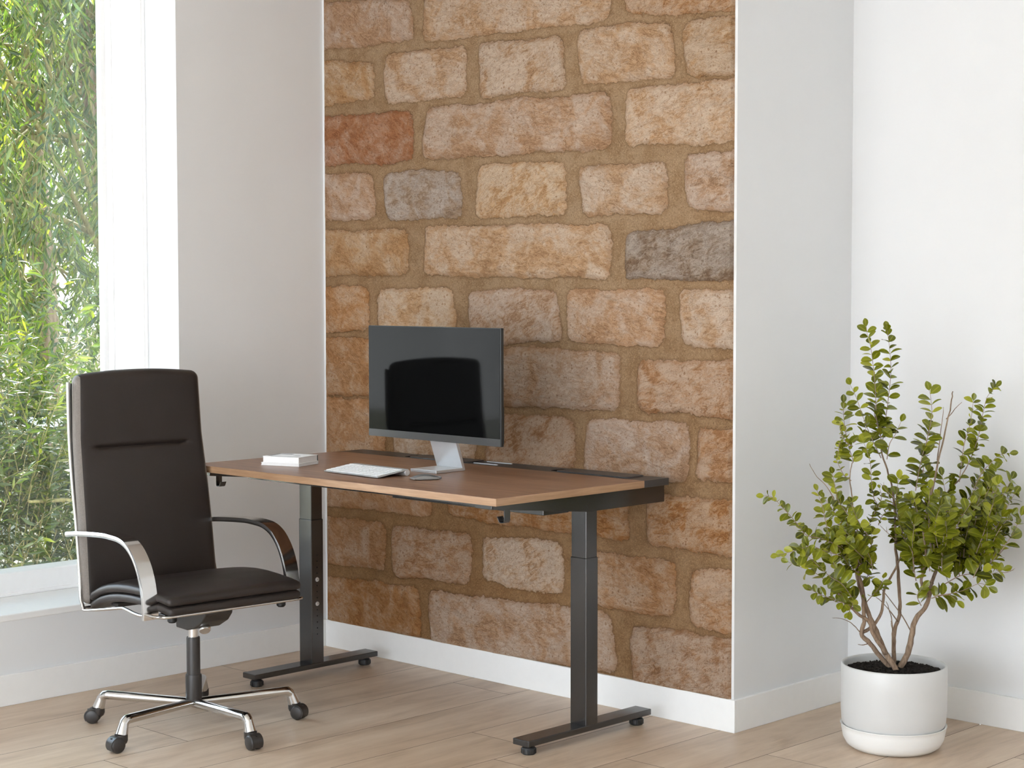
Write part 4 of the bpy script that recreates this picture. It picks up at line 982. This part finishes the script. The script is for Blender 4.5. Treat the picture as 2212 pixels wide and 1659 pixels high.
DRY=[
 [(30.7,4.0,58.3),(32.9,5.0,58.7),(35.1,6.0,60.5)],
 [(30.2,-2.0,55.0),(32.9,-2.0,54.1),(35.6,-2.0,55.0)],
 [(24.1,-5.0,60.4),(28.6,-5.0,64.0),(32.6,-5.0,68.0)],
 [(-0.3,0.0,64.0),(-4.3,2.0,68.0)],
 [(-0.3,0.0,76.4),(-2.1,2.0,78.4),(-3.6,4.0,80.4)],
 [(10.8,-10.0,74.6),(18.8,-10.0,72.8),(24.1,-10.0,77.3),(28.1,-10.0,80.4)],
]

cm = lambda p: Vector((p[0] / 100, p[1] / 100, p[2] / 100))
for r0, r1, pts in STEMS:
    P_ = [cm(p) for p in pts]
    if P_[0].z < 0.26: P_ = [P_[0] + Vector((0, 0, -0.03))] + P_
    path = smooth_path(P_, 4); n = len(path); rr = random.Random(int(r0 * 100 + pts[0][0]))
    path = [p + Vector((rr.uniform(-1, 1), rr.uniform(-1, 1), 0)) * 0.0012 for p in path]
    m = MB(); m.tube(path, [(r0 + (r1 - r0) * (i / (n - 1)) ** 0.8) / 1000 * (1.35 if (i < 3 and P_[0].z < 0.24) else 1) * rr.uniform(0.93, 1.07) for i in range(n)], 9)
    m.build('stem' if r0 > 3 else 'side_stem', M['stem'], pl, True, 180)
tw = MB(); leaves = []          # (position, direction, normal, length)
rl = random.Random(21)
for L, spc, pts in TWIGS:
    path = smooth_path([cm(p) for p in pts], 6); n = len(path)
    tw.tube(path, [0.0016 * (1 - 0.62 * i / (n - 1)) for i in range(n)], 5)
    # arc length walk
    acc = 0.0; nxt = spc / 100 * 0.5; flip = rl.random() * 3; tot = sum((b_ - a_).length for a_, b_ in zip(path, path[1:]))
    for a_, b_ in zip(path, path[1:]):
        sl = (b_ - a_).length
        while acc + sl >= nxt:
            p = a_.lerp(b_, (nxt - acc) / sl); t_ = (b_ - a_).normalized()
            u = t_.cross(Vector((rl.uniform(-0.3, 0.3), -1, rl.uniform(-0.3, 0.3)))).normalized()
            ang = flip + rl.uniform(-0.5, 0.5); flip += 0.55 if L > 2.5 else 0.2
            fr_ = nxt / tot
            for s_ in (1, -1):
                if rl.random() < 0.10: continue
                side_ = (u * math.cos(ang) + t_.cross(u) * math.sin(ang) * 0.8) * s_
                d = (side_ * rl.uniform(0.75, 1.1) + t_ * rl.uniform(0.25, 0.8) + Vector((0, 0, rl.uniform(-0.15, 0.15)))).normalized()
                nr = (t_ * rl.uniform(0.35, 0.9) + Vector((rl.uniform(-0.5, 0.5), rl.uniform(-1.15, 0.2), rl.uniform(0.0, 0.8)))).normalized()
                leaves.append((p, d, nr, L / 100 * rl.uniform(0.85, 1.3) * (1 - 0.25 * fr_)))
            nxt += spc / 100 * rl.uniform(0.8, 1.25)
        acc += sl
    leaves.append((path[-1], (path[-1] - path[-2]).normalized(), Vector((rl.uniform(-.4, .4), -1, 0.3)).normalized(), L / 100 * 0.7))
for pts in DRY:
    path = smooth_path([cm(p) for p in pts], 4); n = len(path); tw.tube(path, [0.0014 * (1 - 0.6 * i / (n - 1)) for i in range(n)], 5)
    d = (path[-1] - path[-2]).normalized()
    for s_ in (1, -1): tw.tube([path[-3], path[-3] + (d + Vector((0.5 * s_, 0, 0.5))).normalized() * 0.018], [0.0008, 0.0004], 4)
tw.build('twigs', M['twig'], pl, True, 180)

def leaf_mesh(name, leaves, prof, fold, curl, tones, rnd):
    """prof: half-width profile along the leaf (t, w relative to length)"""
    n = len(prof); V = []; F = []; C = []
    for (p, d, nr, L) in leaves:
        s = d.cross(nr)
        if s.length < 1e-3: s = d.cross(Vector((0.3, 0.5, 0.8)))
        s.normalize(); nr = s.cross(d).normalized()
        tone = tones(rnd, p); base = len(V); cu = curl * rnd.uniform(0.3, 1.4); fo = fold * rnd.uniform(0.4, 1.3)
        tw_ = rnd.uniform(-0.4, 0.4)
        for t_, w_ in prof:
            c = p + d * (L * t_) - nr * (L * cu * t_ * t_)
            ss = s * math.cos(tw_ * t_) + nr * math.sin(tw_ * t_)
            for q, e in ((-1, 1.0), (-0.12, 0.1), (0, 0.0), (0.12, 0.1), (1, 1.0)) if len(prof) > 5 else ((-1, 1.0), (0, 0.0), (1, 1.0)):
                V.append(c + ss * (w_ * L * q) + nr * (abs(q) * w_ * L * fo)); C.append((tone, e, 0, 1))
        m = 5 if len(prof) > 5 else 3
        for i in range(n - 1):
            for k in range(m - 1):
                a = base + i * m + k; F.append((a, a + 1, a + m + 1, a + m))
    me = bpy.data.meshes.new(name); me.from_pydata([tuple(v) for v in V], [], F)
    a = me.attributes.new('tone', 'FLOAT_COLOR', 'POINT'); a.data.foreach_set('color', np.array(C, dtype=np.float32).ravel())
    return me
PROF = [(0.0, 0.012), (0.08, 0.06), (0.2, 0.19), (0.42, 0.31), (0.65, 0.335), (0.82, 0.27), (0.94, 0.15), (1.0, 0.02)]
me = leaf_mesh('foliage', leaves, PROF, 0.28, 0.22, lambda r, p: min(1, max(0, r.gauss(0.45, 0.22))), random.Random(2))
fo_ = link('foliage', me, M['leaf'], pl, True)
fo_['kind'] = 'stuff'

# ------------------------------------------------------------------ garden outside the window
GZ = -0.25
ga = MB().box(-16, -0.46, -12, 16, GZ - 0.1, GZ).build('ground_outside', M['lawn']); tag(ga, 'gravel yard outside the window', 'ground', kind='structure')
gw = MB().box(-8.3, -8.1, -6, 9, GZ, 1.05, 0.01).build('garden_wall_outside', M['stucco']); tag(gw, 'pale beige garden wall behind the trees', 'garden wall', kind='structure')
fe = empty('garden_fence', (-2.66, 0.55, GZ), 0, 'white railed garden fence behind the low leafy shrub', 'fence')
MB().box(-0.025, 0.025, -1.4, 2.2, 0.935, 1.0, 0.004).build('rail', M['fence'], fe)
for y in (-1.35, 0.95, 2.1): MB().box(-0.035, 0.035, y - 0.035, y + 0.035, 0, 1.04, 0.004).build('post', M['fence'], fe)

WPROF = [(0.0, 0.012), (0.25, 0.085), (0.6, 0.10), (1.0, 0.006)]
def tree(name, label, cat, loc, box, nstr, mat, seed, lspc, lmin, lmax, droop, height, trunk_r):
    rnd = random.Random(seed); root = empty(name, loc, 0, label, cat)
    X0, X1, Y0, Y1, ZA, ZB = box
    trunk = MB(); br = MB(); lv = []
    base = Vector((0, 0, 0)); topv = Vector((rnd.uniform(-.2, .2), rnd.uniform(-.2, .2), height))
    tp = smooth_path([base + Vector((0, 0, -0.05)), base + Vector((0.05, 0.04, height * 0.3)), base.lerp(topv, 0.65) + Vector((-0.06, 0.05, 0)), topv], 5)
    trunk.tube(tp, [trunk_r * (1 - 0.7 * i / (len(tp) - 1)) for i in range(len(tp))], 12)
    for i in range(nstr):
        x, y = rnd.uniform(X0, X1), rnd.uniform(Y0, Y1)
        if droop:
            zt = ZA + (ZB - ZA) * rnd.random() ** 0.7; ln = min(rnd.uniform(0.35, 1.0), max(0.25, zt - GZ - 0.05 + loc[2]))
            p0 = Vector((x, y, zt)); sw = Vector((rnd.uniform(-.5, .5), rnd.uniform(-.5, .5), 0))
            pts = [p0, p0 + sw * 0.5 + Vector((0, 0, -0.25 * ln)), p0 + sw * 0.9 + Vector((0, 0, -0.6 * ln)), p0 + sw + Vector((0, 0, -ln))]
        else:
            ln = rnd.uniform(0.5, 1.2); p0 = Vector((x, y, max(0.0, rnd.uniform(ZA, ZB) - ln * 0.5))); sw = Vector((rnd.uniform(-.5, .5), rnd.uniform(-.5, .5), 0))
            pts = [p0, p0 + sw * 0.3 + Vector((0, 0, ln * 0.45)), p0 + sw * 0.7 + Vector((0, 0, ln * 0.85)), p0 + sw * 1.1 + Vector((0, 0, ln))]
        path = smooth_path(pts, 4); n = len(path)
        br.tube(path, [0.0028 * (1 - 0.7 * k / (n - 1)) for k in range(n)], 4, caps=False)
        if rnd.random() < 0.05:
            q = tp[rnd.randrange(len(tp) // 3, len(tp))]
            br.tube(smooth_path([q, q.lerp(p0, 0.5) + Vector((0, 0, 0.1)), p0], 4), [0.02 - 0.0017 * k for k in range(9)], 5, caps=False)
        acc = 0.0; nxt = 0.03
        for a_, b_ in zip(path, path[1:]):
            sl = (b_ - a_).length
            while acc + sl >= nxt:
                p = a_.lerp(b_, (nxt - acc) / sl); t_ = (b_ - a_).normalized(); th = rnd.uniform(0, 6.283)
                sd = Vector((math.cos(th), math.sin(th), 0))
                d = (t_ * rnd.uniform(0.3, 1.0) + sd * rnd.uniform(0.4, 1.0) + Vector((0, 0, -0.25))).normalized()
                lv.append((p, d, Vector((rnd.uniform(-1, 1), rnd.uniform(-1, 1), rnd.uniform(-0.3, 1))).normalized(), rnd.uniform(lmin, lmax)))
                nxt += lspc * rnd.uniform(0.6, 1.4)
            acc += sl
    trunk.build('trunk', M['trunk'], root, True, 180); br.build('branches', M['vine'], root, True, 180)
    me = leaf_mesh('foliage', lv, WPROF, 0.35, 0.25, lambda r, p: min(1, max(0, r.gauss(0.42, 0.28))), random.Random(seed + 1))
    o = link('foliage', me, mat, root); o['kind'] = 'stuff'
    return root
tree('weeping_tree', 'weeping tree with narrow hanging leaves right outside the window', 'tree', (-3.7, 1.5, GZ), (-0.6, 0.6, -1.7, 1.6, 0.55, 4.6), 900, M['willow'], 31, 0.024, 0.05, 0.10, True, 4.4, 0.09)
tree('weeping_tree', 'darker tree standing further back behind the weeping tree', 'tree', (-6.4, 2.6, GZ), (-0.8, 0.8, -1.9, 1.9, 0.6, 5.2), 800, M['willow'], 47, 0.030, 0.07, 0.125, True, 4.8, 0.12)
tree('tall_hedge', 'tall dense dark green hedge closing off the view behind the trees', 'hedge', (-9.7, 3.8, GZ), (-0.7, 0.7, -4.2, 3.6, 0.3, 5.6), 1500, M['hedge'], 71, 0.055, 0.13, 0.22, True, 4.6, 0.1)
tree('leafy_bush', 'low bushy shrub with long leaves below the weeping tree', 'shrub', (-1.75, 0.35, GZ), (-0.35, 0.35, -1.2, 1.2, 0.1, 1.2), 520, M['laurel'], 53, 0.022, 0.042, 0.08, False, 0.8, 0.03)

# ------------------------------------------------------------------ light, world, camera
wd = bpy.data.worlds.new('sky'); sc.world = wd; wd.use_nodes = True; nt = wd.node_tree; nt.nodes.clear()
tc = nt.nodes.new('ShaderNodeTexCoord'); sep = nt.nodes.new('ShaderNodeSeparateXYZ'); nt.links.new(tc.outputs['Generated'], sep.inputs[0])
rp = nt.nodes.new('ShaderNodeValToRGB'); nt.links.new(sep.outputs[2], rp.inputs[0])
rp.color_ramp.elements[0].position = 0.0; rp.color_ramp.elements[0].color = (0.95, 0.975, 1.0, 1)
rp.color_ramp.elements[1].position = 0.6; rp.color_ramp.elements[1].color = (0.55, 0.76, 1.0, 1)
bg = nt.nodes.new('ShaderNodeBackground'); nt.links.new(rp.outputs[0], bg.inputs[0]); bg.inputs[1].default_value = WORLD
ow = nt.nodes.new('ShaderNodeOutputWorld'); nt.links.new(bg.outputs[0], ow.inputs[0])

def light(name, typ, energy, loc, rot=None, aim=None, **kw):
    d = bpy.data.lights.new(name, typ); d.energy = energy
    for k, v in kw.items(): setattr(d, k, v)
    o = bpy.data.objects.new(name, d); COL.objects.link(o); o.location = loc
    if aim is not None: o.rotation_euler = Vector(aim).to_track_quat('-Z', 'Y').to_euler()
    return o
light('sun', 'SUN', SUN, (-4, 4, 6), aim=(0.5, -0.5, -0.75), angle=R(2), color=(1.0, 0.975, 0.94))

cam = bpy.data.cameras.new('camera'); co = bpy.data.objects.new('camera', cam); COL.objects.link(co)
cam.sensor_width = 36; cam.lens = 3841.5828 / 2212 * 36; cam.clip_start = 0.05
yaw, pitch, roll = 0.7675, -0.054, -0.0009
fw_ = Vector((-math.sin(yaw) * math.cos(pitch), math.cos(yaw) * math.cos(pitch), math.sin(pitch)))
r_ = Vector((math.cos(yaw), math.sin(yaw), 0)); u_ = r_.cross(fw_)
r2 = r_ * math.cos(roll) + u_ * math.sin(roll); u2 = u_ * math.cos(roll) - r_ * math.sin(roll)
co.matrix_world = Matrix(((r2.x, u2.x, -fw_.x, 5.3484), (r2.y, u2.y, -fw_.y, -4.4874), (r2.z, u2.z, -fw_.z, 1.405), (0, 0, 0, 1)))
sc.camera = co
sc.view_settings.view_transform = 'Standard'; sc.view_settings.look = 'None'; sc.view_settings.gamma = 1.0
sc.view_settings.exposure = EXPO
try: sc.view_settings.use_curve_mapping = False
except Exception: pass
sc.cycles.max_bounces = 6; sc.cycles.diffuse_bounces = 5; sc.cycles.glossy_bounces = 4; sc.cycles.transmission_bounces = 4; sc.cycles.use_light_tree = False; sc.cycles.use_adaptive_sampling = True; sc.cycles.adaptive_threshold = 0.1; sc.cycles.adaptive_min_samples = 16; sc.cycles.transparent_max_bounces = 16
